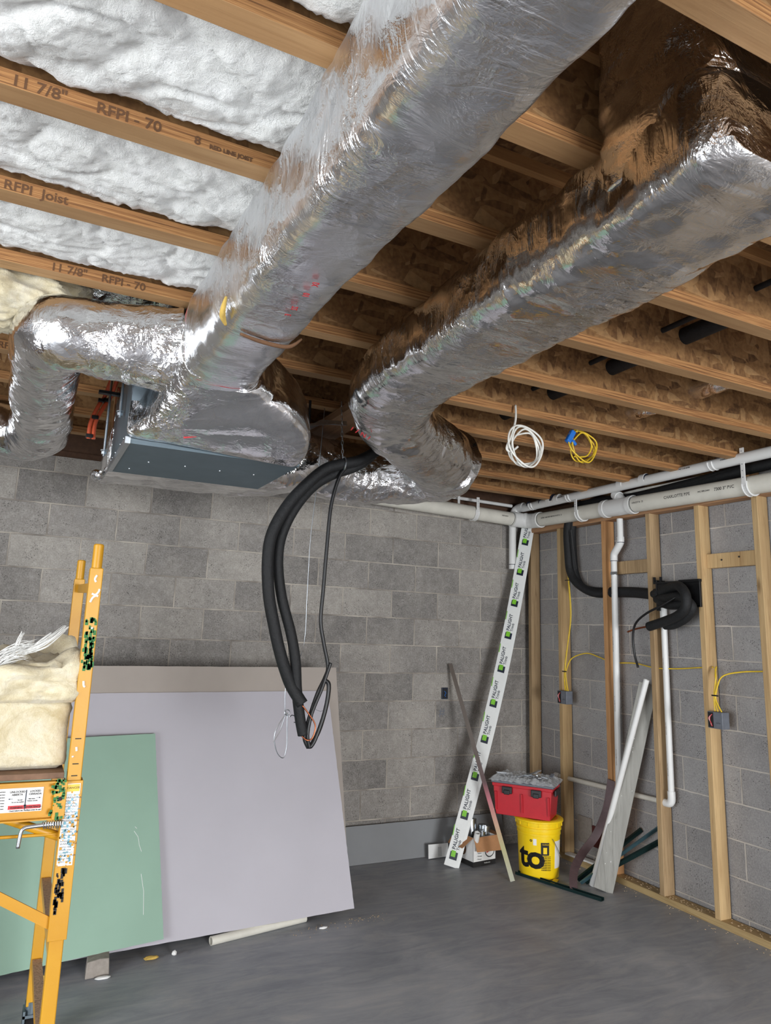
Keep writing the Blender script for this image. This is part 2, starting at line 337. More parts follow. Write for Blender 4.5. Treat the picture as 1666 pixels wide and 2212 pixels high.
# ------------------------------------------------------------------ geometry helpers
V = Vector
class MB:
    def __init__(s): s.v = []; s.f = []
    def add(s, vs, fs):
        o = len(s.v); s.v += [V(x) for x in vs]; s.f += [tuple(o+i for i in f) for f in fs]; return s
    def box(s, a, b):
        (x0, y0, z0), (x1, y1, z1) = a, b
        return s.add([(x0, y0, z0), (x1, y0, z0), (x1, y1, z0), (x0, y1, z0), (x0, y0, z1), (x1, y0, z1), (x1, y1, z1), (x0, y1, z1)],
                     [(3, 2, 1, 0), (4, 5, 6, 7), (0, 1, 5, 4), (1, 2, 6, 5), (2, 3, 7, 6), (3, 0, 4, 7)])
    def bar(s, p0, p1, w, h, up=(0, 0, 1), w1=None, h1=None):
        p0, p1 = V(p0), V(p1); d = (p1-p0).normalized(); u = V(up); sd = d.cross(u).normalized(); u = sd.cross(d)
        w1 = w if w1 is None else w1; h1 = h if h1 is None else h1
        vs = []
        for p, a, c in ((p0, w, h), (p1, w1, h1)):
            vs += [p-sd*a/2-u*c/2, p+sd*a/2-u*c/2, p+sd*a/2+u*c/2, p-sd*a/2+u*c/2]
        return s.add(vs, [(3, 2, 1, 0), (4, 5, 6, 7), (0, 1, 5, 4), (1, 2, 6, 5), (2, 3, 7, 6), (3, 0, 4, 7)])
    def tube(s, pts, r, n=12, smooth=0, caps=True, prof=None):
        pts = [V(p) for p in pts]
        if smooth: 
            if isinstance(r, (list, tuple)):
                rr = catmull([V((x, 0, 0)) for x in r], smooth); r = [x.x for x in rr]
            pts = catmull(pts, smooth)
        k = len(pts); rs = r if isinstance(r, (list, tuple)) else [r]*k
        prev = None; rings = []
        for i, p in enumerate(pts):
            t = (pts[min(i+1, k-1)]-pts[max(i-1, 0)]).normalized()
            if prev is None:
                a = V((0, 0, 1)) if abs(t.z) < .9 else V((1, 0, 0)); prev = t.cross(a).normalized()
            prev = (prev-t*prev.dot(t)).normalized(); q = t.cross(prev)
            rings.append([p+(prev*cos(2*pi*j/n)+q*sin(2*pi*j/n))*rs[i] for j in range(n)])
        vs = [x for r_ in rings for x in r_]; fs = []
        for i in range(k-1):
            for j in range(n):
                a = i*n+j; c = i*n+(j+1) % n; fs.append((a, c, c+n, a+n))
        if caps: fs.append(tuple(range(n))[::-1]); fs.append(tuple((k-1)*n+j for j in range(n)))
        return s.add(vs, fs)
    def pipe(s, p0, p1, r, ri, n=24):
        p0, p1 = V(p0), V(p1); d = (p1-p0).normalized(); a = V((0, 0, 1)) if abs(d.z) < .9 else V((1, 0, 0)); x = d.cross(a).normalized(); y = d.cross(x)
        vs = []
        for p, rr in ((p0, ri), (p0, r), (p1, r), (p1, ri)):
            vs += [p+(x*cos(2*pi*j/n)+y*sin(2*pi*j/n))*rr for j in range(n)]
        fs = []
        for i in range(4):
            for j in range(n):
                c = (j+1) % n; i2 = (i+1) % 4
                fs.append((i*n+j, i*n+c, i2*n+c, i2*n+j))
        return s.add(vs, fs)
    def lathe(s, prof, c, n=40):
        cx, cy = c; vs = []; fs = []
        for r, z in prof: vs += [(cx+r*cos(2*pi*j/n), cy+r*sin(2*pi*j/n), z) for j in range(n)]
        for i in range(len(prof)-1):
            for j in range(n):
                a = i*n+j; c2 = i*n+(j+1) % n; fs.append((a, c2, c2+n, a+n))
        fs.append(tuple(range(n))[::-1]); fs.append(tuple((len(prof)-1)*n+j for j in range(n)))
        return s.add(vs, fs)
    def prism(s, poly, o, x, y, d):
        """poly 2D in plane (x,y) at o, extruded by vector d"""
        o, x, y, d = V(o), V(x), V(y), V(d); n = len(poly)
        vs = [o+x*a+y*b for a, b in poly]+[o+x*a+y*b+d for a, b in poly]
        return s.add(vs, [tuple(range(n))[::-1], tuple(range(n, 2*n))]+[(i, (i+1) % n, (i+1) % n+n, i+n) for i in range(n)])
    def sphere(s, c, r, n=12, sc=(1, 1, 1)):
        vs = []; fs = []; c = V(c)
        for i in range(n+1):
            t = pi*i/n
            for j in range(2*n): vs.append(c+V((r*sc[0]*sin(t)*cos(pi*j/n), r*sc[1]*sin(t)*sin(pi*j/n), r*sc[2]*cos(t))))
        for i in range(n):
            for j in range(2*n):
                a = i*2*n+j; b = i*2*n+(j+1) % (2*n); fs.append((a, b, b+2*n, a+2*n))
        return s.add(vs, fs)
    def build(s, name, m, parent=None, smooth=False, bevel=0, solid=0):
        me = bpy.data.meshes.new(name); o = bpy.data.objects.new(name, me)
        off = parent_loc(parent) if parent else base_of(s.v)
        me.from_pydata([tuple(x-off) for x in s.v], [], s.f)
        bm = bmesh.new(); bm.from_mesh(me); bmesh.ops.recalc_face_normals(bm, faces=bm.faces); bm.to_mesh(me); bm.free()
        for mm in (m if isinstance(m, list) else [m]): me.materials.append(M[mm] if isinstance(mm, str) else mm)
        if smooth:
            me.polygons.foreach_set('use_smooth', [True]*len(me.polygons))
            if smooth == 'auto': me.set_sharp_from_angle(angle=.7)
        COL.objects.link(o)
        if parent: o.parent = parent
        else: o.location = off
        if bevel:
            b = o.modifiers.new('bevel', 'BEVEL'); b.width = bevel; b.segments = 2; b.limit_method = 'ANGLE'
        me.update(); return o
def parent_loc(p):
    l = V((0, 0, 0))
    while p: l = l+p.location; p = p.parent
    return l
def base_of(vs):
    xs = [v.x for v in vs]; ys = [v.y for v in vs]; zs = [v.z for v in vs]
    return V(((min(xs)+max(xs))/2, (min(ys)+max(ys))/2, min(zs)))
def catmull(p, k):
    out = []; n = len(p)
    for i in range(n-1):
        a, b, c, d = p[max(i-1, 0)], p[i], p[i+1], p[min(i+2, n-1)]
        for j in range(k):
            t = j/k; out.append(.5*((2*b)+(c-a)*t+(2*a-5*b+4*c-d)*t*t+(3*b-a-3*c+d)*t**3))
    out.append(p[-1].copy()); return out
def tag(o, label, cat, group=None, kind=None):
    o['label'] = label; o['category'] = cat
    if group: o['group'] = group
    if kind: o['kind'] = kind
    return o
def thing(name, label, cat, loc, group=None):
    o = bpy.data.objects.new(name, None); COL.objects.link(o); o.location = loc; o.empty_display_size = .1
    return tag(o, label, cat, group)
def struct(o): o['kind'] = 'structure'; return o
def text(body, size, o, x, y, m, parent, name='lettering', bold=0.0, spacing=1.0, center=False, warp=None, ext=.0004):
    cu = bpy.data.curves.new('txt', 'FONT'); cu.body = body; cu.size = size; cu.offset = bold; cu.space_character = spacing; cu.extrude = ext; cu.resolution_u = 3
    if center: cu.align_x = 'CENTER'
    ob = bpy.data.objects.new('txt', cu); COL.objects.link(ob)
    dg = bpy.context.evaluated_depsgraph_get(); me = bpy.data.meshes.new_from_object(ob.evaluated_get(dg))
    bpy.data.objects.remove(ob); bpy.data.curves.remove(cu)
    o, x, y = V(o), V(x).normalized(), V(y).normalized(); z = x.cross(y)
    off = parent_loc(parent)
    if warp and size > .06:
        bm = bmesh.new(); bm.from_mesh(me); xs = [v.co.x for v in bm.verts]; a = min(xs)
        while a < max(xs):
            g = bm.verts[:]+bm.edges[:]+bm.faces[:]; bmesh.ops.bisect_plane(bm, geom=g, plane_co=(a, 0, 0), plane_no=(1, 0, 0)); a += .007
        bm.to_mesh(me); bm.free()
    for v in me.vertices:
        c = v.co
        p = warp(c) if warp else o+x*c.x+y*c.y+z*c.z
        v.co = p-off
    me.name = name; me.materials.clear(); me.materials.append(M[m])
    ob = bpy.data.objects.new(name, me); COL.objects.link(ob); ob.parent = parent
    return ob

def fbm(p, o=3):
    a = 0; s = 1
    for _ in range(o): a += noise.noise(p)*s; p = p*2.03; s *= .5
    return a
def loft(st, step=.012, n=64, wr=.006, ring=.004, ringf=55, seed=0, caps=True, fold=4.0):
    """foil wrapped duct: stations (center, width, height, squareness) ; wrinkled skin"""
    cs = [V(a[0]) for a in st]; pr = [V((a[1], a[2], a[3])) for a in st]
    pts = []; ps = []
    k = 12
    P = catmull(cs, k); Q = catmull(pr, k)
    pts.append(P[0]); ps.append(Q[0]); acc = 0
    for i in range(1, len(P)):
        seg = (P[i]-P[i-1]).length; m = max(1, int(seg/step+.5))
        for j in range(1, m+1): pts.append(P[i-1].lerp(P[i], j/m)); ps.append(Q[i-1].lerp(Q[i], j/m))
    mb = MB(); K = len(pts); so = V((seed*3.7, seed*1.3, seed*7.1)); dist = 0; side = None
    for i, p in enumerate(pts):
        t = (pts[min(i+1, K-1)]-pts[max(i-1, 0)]).normalized()
        if i: dist += (pts[i]-pts[i-1]).length
        if side is None:
            side = t.cross(V((0, 0, 1))) if abs(t.z) < .95 else t.cross(V((0, 1, 0)))
            side.normalize()
        side = (side-t*side.dot(t)).normalized(); u = side.cross(t).normalized()
        w, h, e = ps[i]
        for j in range(n):
            a = 2*pi*(j+.5)/n; c, s_ = cos(a), sin(a)
            px = (abs(c)**(2/e))*(1 if c > 0 else -1)*w/2; py = (abs(s_)**(2/e))*(1 if s_ > 0 else -1)*h/2
            q = p+side*px+u*py; nn = (side*px/w+u*py/h).normalized()
            big = fbm((q+so)*fold, 2)
            rg = noise.noise(V((dist*ringf+seed*11, big*2.5+a*.6, seed)))
            rg2 = noise.noise(V((dist*ringf*.28+seed*5, a*1.2, seed+4)))
            fine = abs(noise.noise((q+so)*22))
            d = wr*big - ring*(1-abs(rg))**3*.9 + ring*rg2*1.2 - fine*wr*.3 - wr*.9*abs(noise.noise((q+so)*9)) + wr*.45*noise.noise((q+so)*15)
            mb.v.append(q+nn*d)
    for i in range(K-1):
        for j in range(n):
            a = i*n+j; c = i*n+(j+1) % n; mb.f.append((a, c, c+n, a+n))
    if caps: mb.f.append(tuple(range(n))[::-1]); mb.f.append(tuple((K-1)*n+j for j in range(n)))
    return mb

# ------------------------------------------------------------------ the room
XL, YR, ZC = -7.6, -9.6, 2.9496
ZJ = 2.6475                       # underside of the joists
struct(MB().box((XL-.3, YR-.3, -.12), (.3, .3, 0)).build('floor', 'floor'))
WB = struct(MB().box((XL-.3, 0, 0), (.2, .2, 2.605)).build('wall_back', 'back'))
text('#', .09, (-.915, -.0012, .965), (1, 0, 0), (0, 0, 1), 'greybox', WB, name='pencil_mark', ext=.0003)
struct(MB().box((0, YR-.2, 0), (.2, 0, 2.605)).build('wall_right', 'right'))
# left wall and rear wall each with a wide daylight opening
lw = MB(); lw.box((XL-.2, YR-.2, 0), (XL, -6.9, 2.605)).box((XL-.2, -3.5, 0), (XL, 0, 2.605)).box((XL-.2, -6.9, 2.4), (XL, -3.5, 2.605)).box((XL-.2, -6.9, 0), (XL, -3.5, .3))
struct(lw.build('wall_left', 'right'))
rw = MB(); rw.box((XL-.2, YR-.2, 0), (-3.1, YR, 2.605)).box((-.7, YR-.2, 0), (0, YR, 2.605)).box((-3.1, YR-.2, 2.3), (-.7, YR, 2.605)).box((-3.1, YR-.2, 0), (-.7, YR, .2))
struct(rw.build('wall_rear', 'right'))
struct(MB().box((XL-.3, YR-.3, ZC), (.3, .3, ZC+.02)).build('ceiling', 'osb'))
tag(MB().box((XL, .015, 2.605), (.18, .155, ZJ-.001)).build('sill_plate', 'darkwood'), 'dark wooden sill plate lying on top of the back block wall', 'plate')
tag(MB().box((.02, YR, 2.605), (.16, .01, ZJ-.001)).build('sill_plate', 'darkwood'), 'dark wooden sill plate lying on top of the right block wall', 'plate')
tag(MB().box((XL, .03, ZJ), (.16, .062, ZC)).build('rim_board', 'darkwood'), 'rim board closing the joists above the back block wall', 'board')
tag(MB().box((.13, YR, ZJ), (.16, .02, ZC)).build('rim_board', 'darkwood'), 'rim board closing the joist ends above the right block wall', 'board')

# I-joists 0.4064 apart; index 8 is nearest the back wall
FW = .0587; JX1 = .125
ORD = {8: 'closest to the back block wall', 7: 'second from the back block wall', 6: 'third from the back block wall, above the white cable coil', 5: 'fourth from the back block wall',
       4: 'fifth from the back block wall', 3: 'sixth from the back block wall, printed on its left end', 2: 'seventh from the back block wall, printed RFPI Joist at left',
       1: 'eighth from the back block wall, printed 11 7/8" and RFPI', 0: 'with the bare pale flange at the top left', -1: 'in the top right corner, nearest in view', -2: 'overhead out of view, next behind the nearest'}
def joist(i):
    y1 = -3.7185+.4064*i; y0 = y1-FW; ym = (y0+y1)/2
    t = thing('i_joist', 'wooden I-joist '+ORD[i], 'joist', (-3.7, ym, ZJ), 'parallel I-joists under the strand board ceiling')
    fl = MB().box((XL, y0, ZJ), (JX1, y1, ZJ+.038)).build('bottom_flange', ['flange', 'lvl'], t, bevel=.0015)
    for p in fl.data.polygons: p.material_index = 1 if abs(p.normal.y) > .9 else 0
    MB().box((XL, y0, ZC-.0385), (JX1, y1, ZC-.0005)).build('top_flange', 'joist_side', t)
    MB().box((XL, ym-.0048, ZJ+.038), (JX1, ym+.0048, ZC-.0385)).build('web', 'osb', t)
    return t, y0
JT = {}
for i in range(-2, 9): JT[i] = joist(i)
def jtxt(i, x, body, sz=.037, z=.0035):
    t, y0 = JT[i]
    text(body, sz, (x, y0-.0006, ZJ+z), (1, 0, 0), (0, 0, 1), 'inkbrown', t, bold=.0007, ext=.0002)
jtxt(1, -4.03, '11 7/8"'); jtxt(1, -3.865, 'RFPI - 70'); jtxt(1, -3.655, '8', .03); jtxt(1, -3.62, 'RED LINE JOIST', .015)
jtxt(2, -4.05, 'RFPI  Joist'); jtxt(3, -3.925, '11 7/8"'); jtxt(3, -3.775, 'RFPI - 70'); jtxt(5, -4.09, 'RFPI')
jtxt(5, -3.98, '70')

# fibreglass batts between the joists left of the trunk
def batt(y0, y1, x0, x1, seed, zb, label, sag=.0, m='white_fluff', xf=-4.35):
    xs = []; x = x1
    while x > x0:
        xs.append(x); x -= (.009 if x > xf else .06)
    xs.append(x0); ny = int((y1-y0)/.009)
    mb = MB(); nx = len(xs)
    for a, x in enumerate(xs):
        for j in range(ny+1):
            v = j/ny; y = y0+(y1-y0)*v; p = V((x, y, seed))
            edge = (min(v, 1-v)*2)
            q = p*3.1; q2 = V((x*9, y*11, seed*2)); lump = fbm(q, 2)
            puff = abs(noise.noise(V((x*5+seed, y*7, seed*3))))
            d = zb-.026*(1-(1-edge)**4) + .014*lump + .011*fbm(q2, 3) + .020*(1-min(1, puff*9))*.6 + .0045*noise.noise(p*60) + .004*noise.noise(p*120)
            d += .05*max(0, 1-v*14)*(.5+noise.noise(V((x*6, seed, 2))))
            if a in (0, ) : d += .02
            mb.v.append(V((x, y, d-sag)))
    for a in range(nx-1):
        for j in range(ny):
            q = a*(ny+1)+j; mb.f.append((q, q+1, q+ny+2, q+ny+1))
    k = len(mb.v); top = ZC-.045
    idx = [a*(ny+1) for a in range(nx)]+[(nx-1)*(ny+1)+j for j in range(1, ny+1)]+[a*(ny+1)+ny for a in range(nx-2, -1, -1)]+[j for j in range(ny-1, 0, -1)]
    for q in idx: mb.v.append(V((mb.v[q].x, mb.v[q].y, top)))
    m_ = len(idx)
    for q in range(m_): mb.f.append((idx[q], k+q, k+(q+1) % m_, idx[(q+1) % m_]))
    mb.f.append(tuple(k+q for q in range(m_)))
    return tag(mb.build('insulation_batt', m, smooth=True), label, 'insulation', 'white fibreglass batts between the joists')
cav = lambda i: (-3.7185+.4064*i+.004, -3.7185+.4064*(i+1)-FW-.004)
BL = {-2: 'white fibreglass batt overhead, just out of the top of the view', -1: 'white fibreglass batt in the top bay beside the bare joist', 0: 'wide white fibreglass batt above the joist printed 11 7/8"',
      1: 'white fibreglass batt between the joists printed 11 7/8" and RFPI Joist', 2: 'white fibreglass batt below the joist printed RFPI Joist'}
for i in range(-2, 3):
    a, b_ = cav(i); batt(a, b_, -6.6, -3.36, i+5, ZJ+.048, BL[i])

# loose cream clump hanging over the flexible duct
def blob(name, c, r, seed, m, label, cat, amp=.25, n=40, freq=9, kind=None, grp=None, fl=.0):
    mb = MB(); c = V(c)
    for i in range(n+1):
        t = pi*i/n
        for j in range(2*n):
            d = V((sin(t)*cos(pi*j/n), sin(t)*sin(pi*j/n), cos(t)))
            k = 1+amp*fbm(d*1.6+V((seed, 0, 0)), 3)+amp*.25*fbm(d*freq+V((seed, 5, 0)), 3)
            mb.v.append(c+V((d.x*r[0], d.y*r[1], d.z*r[2]))*k)
    for i in range(n):
        for j in range(2*n):
            a = i*2*n+j; b = i*2*n+(j+1) % (2*n); mb.f.append((a, b, b+2*n, a+2*n))
    return tag(mb.build(name, m, smooth=True), label, cat, grp, kind)
blob('insulation_clump', (-4.03, -2.31, 2.655), (.27, .15, .12), 3, 'cream_fluff', 'torn cream fibreglass clump hanging beside the flexible duct elbow', 'insulation', .35, 60)

# ------------------------------------------------------------------ ducts
t = thing('trunk_duct', 'large foil wrapped rectangular duct running from the top of the view to the plenum', 'duct', (-3.38, -3.4, 2.35))
loft([((-3.375, -4.78, 2.50), .235, .30, 5), ((-3.375, -4.2, 2.50), .235, .29, 5), ((-3.38, -3.6, 2.50), .235, .285, 5), ((-3.385, -3.17, 2.50), .235, .285, 4.6),
      ((-3.385, -3.05, 2.50), .247, .297, 4), ((-3.39, -2.8, 2.50), .255, .30, 4), ((-3.385, -2.60, 2.49), .27, .30, 4)],
     wr=.007, ring=.0014, ringf=24, seed=1, n=88, step=.01).build('foil_wrap', 'foilY', t, smooth=True)
blob_t = MB(); blob_t.tube([(-3.504, -3.15, 2.41), (-3.506, -3.135, 2.385), (-3.500, -3.11, 2.372), (-3.485, -3.085, 2.362)], [.003, .007, .008, .004], 10, 5)
o = blob_t.build('exposed_fibre', 'yellowfoam', t, smooth=True); o['label'] = 'yellow fibre showing through a tear in the foil'
sm = MB().tube([(-3.44, -3.07, 2.352), (-3.38, -3.06, 2.347), (-3.30, -3.055, 2.350), (-3.262, -3.06, 2.38)], [.004, .006, .006, .003], 8, 6)
o = sm.build('seam_tear', 'inkbrown', t, smooth=True)
for k, (body, y) in enumerate((('IX', -3.44), ('01', -3.38), ('22', -3.30), ('E', -3.25))):
    text(body, .022, (-3.36, y, 2.3535), (.2, 1, 0), (-1, .2, 0), 'red_ink', t, name='printed_mark', bold=.0004, ext=.0003)

t = thing('plenum', 'foil wrapped air handler box with a bare grey sheet metal underside', 'air handler', (-3.295, -2.03, 2.2))
# sheet metal cabinet
MB().box((-3.619, -2.288, 2.2), (-2.972, -1.742, 2.212)).build('bottom_panel', 'galv_dark', t)
MB().box((-3.617, -2.28, 2.212), (-2.974, -1.75, 2.49)).build('cabinet', 'galv', t)
MB().box((-3.624, -2.292, 2.198), (-3.606, -1.738, 2.222)).build('corner_angle', 'steel', t)
for x, y, z in [(-3.50, -2.02, 2.1995), (-3.36, -2.03, 2.1995), (-3.22, -2.03, 2.1995), (-3.08, -2.04, 2.1995), (-3.55, -1.85, 2.1995)]+[(-3.6185, y, 2.236) for y in (-2.2, -2.1, -1.95, -1.85, -1.8)]: MB().sphere((x, y, z), .0045, 6).build('screw', 'steel', t, smooth=True)
# front foil wrap: trunk opens into the full width box
loft([((-3.387, -2.66, 2.488), .262, .292, 4), ((-3.382, -2.58, 2.475), .29, .30, 4), ((-3.355, -2.49, 2.435), .40, .31, 5), ((-3.315, -2.40, 2.375), .56, .30, 7), ((-3.297, -2.34, 2.335), .645, .27, 11), ((-3.295, -2.292, 2.325), .655, .25, 14)],
     wr=.008, ring=.0025, ringf=35, seed=4, n=120, step=.008).build('front_wrap', 'foil', t, smooth=True)
for pts in ([(-3.44, 0), (-3.40, .02)], [(-3.38, .0), (-3.37, .03), (-3.35, .01)], [(-3.33, -.01), (-3.30, .035)], [(-3.29, .0), (-3.27, .03), (-3.25, .0), (-3.24, .03)], [(-3.23, .01), (-3.21, .035)]):
    MB().tube([(a, -2.385-b*.9, 2.222+b*.35) for a, b in pts], .0024, 6, 4).build('red_marking', 'red_ink', t)
for (x, y) in ((-3.64, -2.0), (-3.64, -1.72)):
    pass

# long foil wrapped box behind the panel, along the back wall, then the round loop to the second trunk
t = thing('return_duct', 'foil wrapped duct sweeping behind the air handler and up to the second trunk', 'duct', (-2.7, -1.45, 2.2))
loft([((-3.615, -1.47, 2.415), .50, .38, 8), ((-3.3, -1.47, 2.415), .50, .38, 7), ((-3.0, -1.47, 2.41), .50, .37, 5), ((-2.75, -1.45, 2.42), .44, .34, 3), ((-2.6, -1.42, 2.42), .36, .32, 2.2),
      ((-2.42, -1.40, 2.42), .34, .33, 2), ((-2.18, -1.40, 2.43), .34, .34, 2), ((-1.98, -1.46, 2.45), .34, .34, 2), ((-1.90, -1.62, 2.46), .34, .34, 2), ((-1.98, -1.80, 2.47), .34, .34, 2)],
     wr=.012, ring=.0035, ringf=30, seed=6, n=80, step=.012).build('foil_wrap', 'foil', t, smooth=True)
MB().tube([(-3.632, -1.50, 2.225), (-3.645, -1.46, 2.23), (-3.63, -1.40, 2.235)], [.02, .028, .02], 10, 6).build('foil_corner', 'foil', t, smooth=True)

t = thing('second_trunk_duct', 'second foil wrapped duct parallel to the large one, turning up at the right', 'duct', (-2.7, -3.2, 2.4))
loft([((-2.71, -4.11, 2.535), .30, .20, 4), ((-2.71, -4.07, 2.53), .355, .235, 5), ((-2.71, -3.95, 2.525), .37, .245, 4.5), ((-2.71, -3.5, 2.52), .36, .24, 4.2), ((-2.705, -3.1, 2.52), .355, .235, 4), ((-2.70, -2.75, 2.52), .355, .235, 3.4),
      ((-2.67, -2.50, 2.51), .35, .25, 2.8), ((-2.56, -2.27, 2.49), .34, .28, 2.3), ((-2.38, -2.08, 2.47), .34, .31, 2), ((-2.18, -1.93, 2.46), .34, .33, 2), ((-2.03, -1.80, 2.46), .34, .34, 2), ((-1.98, -1.66, 2.46), .32, .33, 2)],
     wr=.010, ring=.0048, ringf=36, seed=9, n=88, step=.01).build('foil_wrap', 'foilY2', t, smooth=True)
loft([((-2.715, -3.95, 2.50), .355, .30, 6), ((-2.715, -3.95, 2.62), .355, .30, 7), ((-2.715, -3.945, 2.78), .35, .29, 7), ((-2.715, -3.945, 2.90), .33, .27, 7)],
     wr=.013, ring=.004, seed=12, n=80, ringf=30).build('riser', 'foil', t, smooth=True)
loft([((-2.62, -3.95, 2.78), .26, .24, 3), ((-2.45, -3.95, 2.77), .26, .24, 3), ((-2.2, -3.95, 2.78), .25, .24, 3), ((-1.6, -3.95, 2.8), .24, .24, 3)], wr=.014, ring=.006, seed=14, n=48).build('side_run', 'foil', t, smooth=True)
for dx, pts in enumerate(([(0, 0), (.012, .03)], [(.03, .0), (.05, .035)], [(.065, .0), (.075, .03), (.09, .0), (.1, .03)], [(.115, 0), (.13, .03)])):
    MB().tube([(-2.80+a, -2.385+a*.75, 2.352+b*.5) for a, b in pts], .0022, 6, 4).build('red_marking', 'red_ink', t)

t = thing('flexible_duct', 'round foil flexible duct leaving the large trunk and turning toward the back wall at left', 'duct', (-3.8, -2.0, 2.4))
loft([((-3.50, -2.47, 2.50), .31, .31, 2.4), ((-3.60, -2.46, 2.50), .28, .28, 2), ((-3.74, -2.45, 2.50), .265, .265, 2), ((-3.86, -2.42, 2.50), .275, .275, 2), ((-3.905, -2.28, 2.495), .255, .255, 2), ((-3.905, -2.05, 2.48), .245, .245, 2),
      ((-3.905, -1.8, 2.465), .25, .25, 2), ((-3.90, -1.5, 2.45), .26, .26, 2), ((-3.92, -1.28, 2.44), .27, .27, 2), ((-4.03, -1.20, 2.45), .27, .27, 2), ((-4.3, -1.20, 2.46), .25, .25, 2), ((-4.6, -1.2, 2.48), .25, .25, 2)],
     wr=.010, ring=.0035, ringf=42, seed=17, n=64, step=.009).build('foil_wrap', 'foil', t, smooth=True)
tag(loft([((-3.42, -2.28, 2.80), .24, .20, 3), ((-3.6, -2.28, 2.80), .24, .20, 3), ((-3.78, -2.29, 2.79), .22, .18, 3), ((-3.84, -2.3, 2.78), .16, .14, 2.5)], wr=.016, ring=.006, seed=21, n=48).build('foil_wrap_section', 'foil', smooth=True),
    'crumpled foil wrapped section above the flexible duct, between two joists', 'duct')

# black drain pipes, thin pipes and foil flex through the joist webs
tag(MB().tube([(-1.574, -3.75, 2.812), (-1.574, -1.5, 2.80)], .036, 20).build('drain_pipe', 'black', smooth='auto'), 'thick black pipe passing through the joist webs at right', 'pipe')
tag(MB().tube([(-1.70, -3.75, 2.806), (-1.70, -1.75, 2.80)], .011, 12).build('drain_pipe', 'black', smooth='auto'), 'thin black pipe beside the thick one through the joist webs', 'pipe')
for (y0, y1, x, lab) in ((-2.95, -2.50, -1.03, 'foil flexible duct stub in the joist bay above the yellow coil, nearer one'), (-2.50, -2.09, -1.03, 'foil flexible duct stub in the bay behind, nearer the coils')):
    pass
tag(loft([((-1.03, -2.93, 2.80), .10, .10, 2), ((-1.03, -2.5, 2.795), .105, .105, 2), ((-1.03, -2.06, 2.79), .10, .10, 2)], wr=.006, ring=.005, seed=31, n=32).build('foil_flex_stub', 'foil', smooth=True),
    'slim foil flexible duct passing through the joist webs at right', 'duct')

# ------------------------------------------------------------------ stud wall on the right
PX0, PX1 = -.104, -.015
tag(MB().box((PX0, YR+.1, 0), (PX1, -.03, .038)).build('bottom_plate', 'plate', bevel=.002), 'long pale bottom plate on the floor under the studs', 'plate')
tag(MB().box((PX0, YR+.1, 2.437), (PX1, -.03, 2.475)).build('top_plate', 'topplate', bevel=.002), 'reddish top plate running over the studs under the large white pipe', 'plate')
STUDS = [(-.10, 'stud_grey', 'dark grained stud in the corner behind the leaning trim board'), (-.462, 'stud', 'stud with the corner junction box and yellow cables'),
         (-.948, 'stud_orange', 'orange toned stud beside the white drain pipe with the offset'), (-1.366, 'stud_grey', 'stained stud the black line set box is fixed to'),
         (-1.762, 'stud', 'stud with the right hand junction box'), (-2.162, 'stud', 'stud at the right edge of the view'), (-2.57, 'stud', 'stud just beyond the right edge of the view'), (-2.98, 'stud', 'stud further beyond the right edge of the view')]
for y, m, lab in STUDS:
    tag(MB().box((PX0, y, .038), (PX1, y+.038, 2.437)).build('wall_stud', m, bevel=.0025), 'vertical wooden '+lab, 'stud', 'vertical studs of the right wall frame')
tag(MB().box((-.058, -1.328, 2.045), (-.02, -.948, 2.135)).build('blocking', 'stud_grey', bevel=.002), 'stained horizontal block behind the white drain pipe', 'block')
b_ = MB().box((-.058, -2.124, 2.04), (-.02, -1.762, 2.128)).build('blocking', 'stud', bevel=.002); tag(b_, 'clean horizontal block with two nail holes near the right edge', 'block')
for y in (-1.87, -1.99): MB().sphere((-.0585, y, 2.086+.01*(y < -1.9)), .006, 6).build('nail_hole', 'ink', b_)
tag(MB().box((-.10, -2.12, 2.475), (-.012, -2.082, ZC-.04)).build('cripple_post', 'stud_orange'), 'short post standing from the top plate up into the joists at right', 'post')
tag(MB().box((-.10, -.80, 2.475), (-.03, -.70, 2.64)).build('cripple_block', 'topplate'), 'reddish wood block on the top plate behind the first pipe hanger', 'block')

# ---- pipes
def strap_hanger(c, axis, r, top, label, flip=1):
    """white J hook hanger: hook round the pipe plus flat stem up"""
    t = thing('pipe_hanger', label, 'hanger', c, 'white plastic pipe hangers')
    cx, cy, cz = c; e = V((1, 0, 0)) if axis == 'Y' else V((0, 1, 0)); ax = V((0, 1, 0)) if axis == 'Y' else V((1, 0, 0))
    mb = MB(); pts = []
    for k in range(17):
        a = -pi*1.08+pi*1.12*k/16
        pts.append(V(c)+e*cos(a)*(r+.006)*flip+V((0, 0, 1))*sin(a)*(r+.006))
    for w in (-.014, .014):
        q = [p+ax*w for p in pts]; mb.tube(q, .0055, 8)
    for a, b in zip(pts[:-1], pts[1:]): mb.bar(a, b, .034 if axis == 'Y' else .034, .004, up=(a+b)/2-V(c))
    mb.build('hook', 'pvc', t)
    p = pts[0] if flip > 0 else pts[0]
    sx = V(c)-e*(r+.008)*flip
    MB().bar(sx, V((sx.x, sx.y, top)), .026, .006, up=e).build('stem', 'pvc', t, bevel=.001)
    n = MB()
    for k in range(5): n.sphere(V((sx.x, sx.y, cz+.04+(top-cz-.06)*k/4))-e*.004, .003, 5)
    n.build('nail_hole', 'greybox', t)
    return t
R3 = .0550
t = thing('drain_pipe_run', 'large cream white drain pipe running along the back wall and along the right wall', 'pipe', (-.17, -.17, 2.48))
zp = lambda y: 2.50+.0 - .0085*(-y-.17)*1.6
MB().tube([(-1.75, -.13, 2.575), (-.30, -.13, 2.53)], R3, 28).build('back_pipe', 'pvc_cream', t, smooth='auto')
